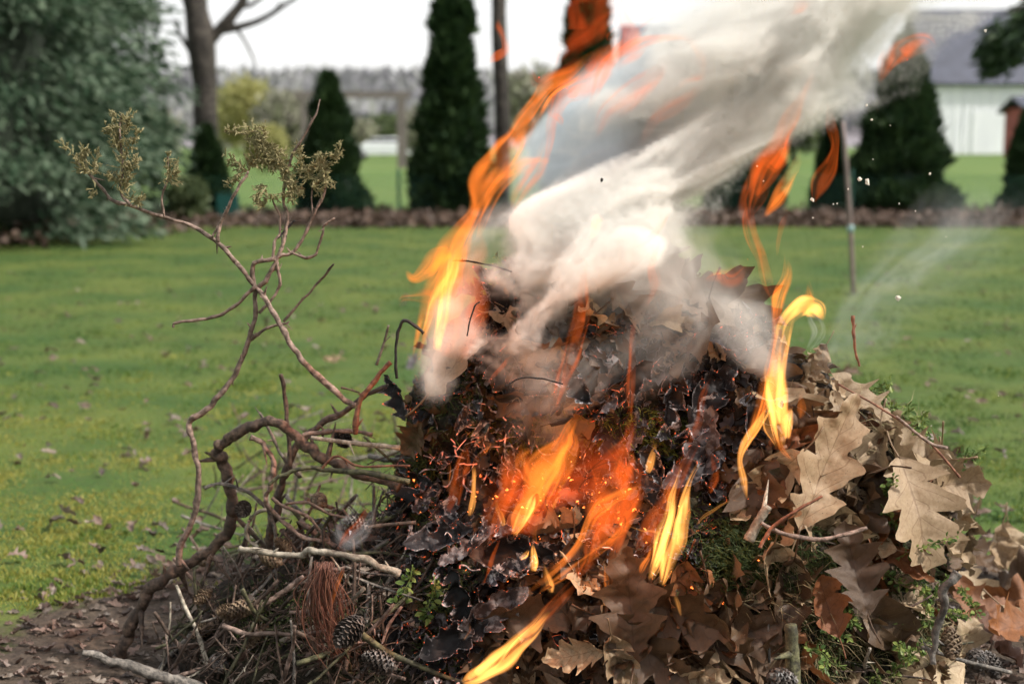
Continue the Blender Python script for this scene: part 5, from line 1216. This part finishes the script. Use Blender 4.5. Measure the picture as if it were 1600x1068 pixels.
# mid distance budding trees
m_bud = mat_foliage('budding_leaf', [(.16, .17, .07), (.28, .28, .10), (.40, .38, .15)], .6, .4, .5)
m_gry = mat_foliage('grey_twigs', [(.16, .15, .13), (.27, .26, .21), (.28, .30, .19)], .8, .3, .5)
m_grn = mat_foliage('spring_leaf', [(.04, .06, .03), (.08, .11, .05), (.13, .16, .07)], .6, .3, .5)
def round_tree(px, py_t, wpx, Y, label, m, group='budding trees on the far field', n=2600):
    e = empty('budding_tree', (P(px, 230, Y).x, Y, 0)); tag(e, label, 'tree', group); H = P(px, py_t, Y).z; Rr = wpx / 2 * Y / F
    def f(N):
        a = rng.uniform(0, 2 * np.pi, N); u = rng.uniform(-1, 1, N); r = rng.random(N) ** .4
        s = np.sqrt(1 - u * u); cl = 1 + .3 * np.array([noise.noise(Vector((math.cos(q) * 2 + px, math.sin(q) * 2, w * 2))) for q, w in zip(a, u)])
        return np.stack([np.cos(a) * s * r * Rr * cl, np.sin(a) * s * r * Rr * cl, H * .56 + u * r * H * .42 * cl], 1), rng.normal(0, 1, (N, 3)) + np.array([0, 0, .5])
    V, Fc = cards(n, f, Rr * .22, 1.8); obj('crown', V, Fc, m, e, smooth=False)
    tv, tf, _ = tube([(0, 0, -.1, Rr * .09), (0, 0, H * .5, Rr * .05), (0, 0, H * .85, Rr * .02)], 7, 3, .1); obj('trunk', tv, tf, m_trunk, e)
for a in [(385,118,95,70,'yellow budding tree nearest the leafless trunk',m_bud),(445,140,100,64,'pale budding tree left of the medium conifer',m_gry),(415,195,70,50,'low yellowish shrub tree before the pale one',m_bud),(350,140,70,85,'grey budding tree behind the leafless trunk',m_gry),
          (545,185,90,110,'grey green tree under the timber beam',m_gry),(600,180,90,130,'dim tree behind the white car',m_grn),(655,165,60,85,'grey tree right of the timber post',m_gry),(835,100,110,70,'grey budding tree behind the slim trunk',m_gry),(1130,90,120,90,'tree lost behind the smoke',m_gry),
          (1240,140,110,80,'dull tree behind the right flames',m_grn),(240,170,90,60,'grey tree seen past the left conifers',m_gry)]: round_tree(*a)
e = empty('teal_tub', P(357, 275, 18.6)); e.location.z = 0
g = P(355, 285, 18.6)
e.location = (g.x, 18.6, 0); tag(e, 'small teal plastic sheet at the foot of the smallest conifer', 'plastic sheet')
mb = MB(); mb.box(-.13, .14, -.04, .04, .0, .36); mb.build('sheet', mat_flat('teal_plastic', (.008, .06, .05), .5), e)
# shrub by the bed
e = empty('shrub', (P(295, 320, 17.9).x, 17.9, 0)); tag(e, 'small yellow green shrub left of the smallest conifer', 'shrub')
def f(N):
    v = rng.normal(0, 1, (N, 3)); v /= np.linalg.norm(v, axis=1)[:, None]; v *= rng.random(N)[:, None] ** .4; return v * np.array([.22, .2, .26]) + np.array([0, 0, .33]), v + rng.normal(0, .5, (N, 3))
V, Fc = cards(900, f, .09, 1.6); obj('crown', V, Fc, m_grn, e, smooth=False)
print('objects', len(C.objects), 'leaves', n_leaf, 'tris', sum(len(o.data.polygons) for o in C.objects if o.type == 'MESH'))
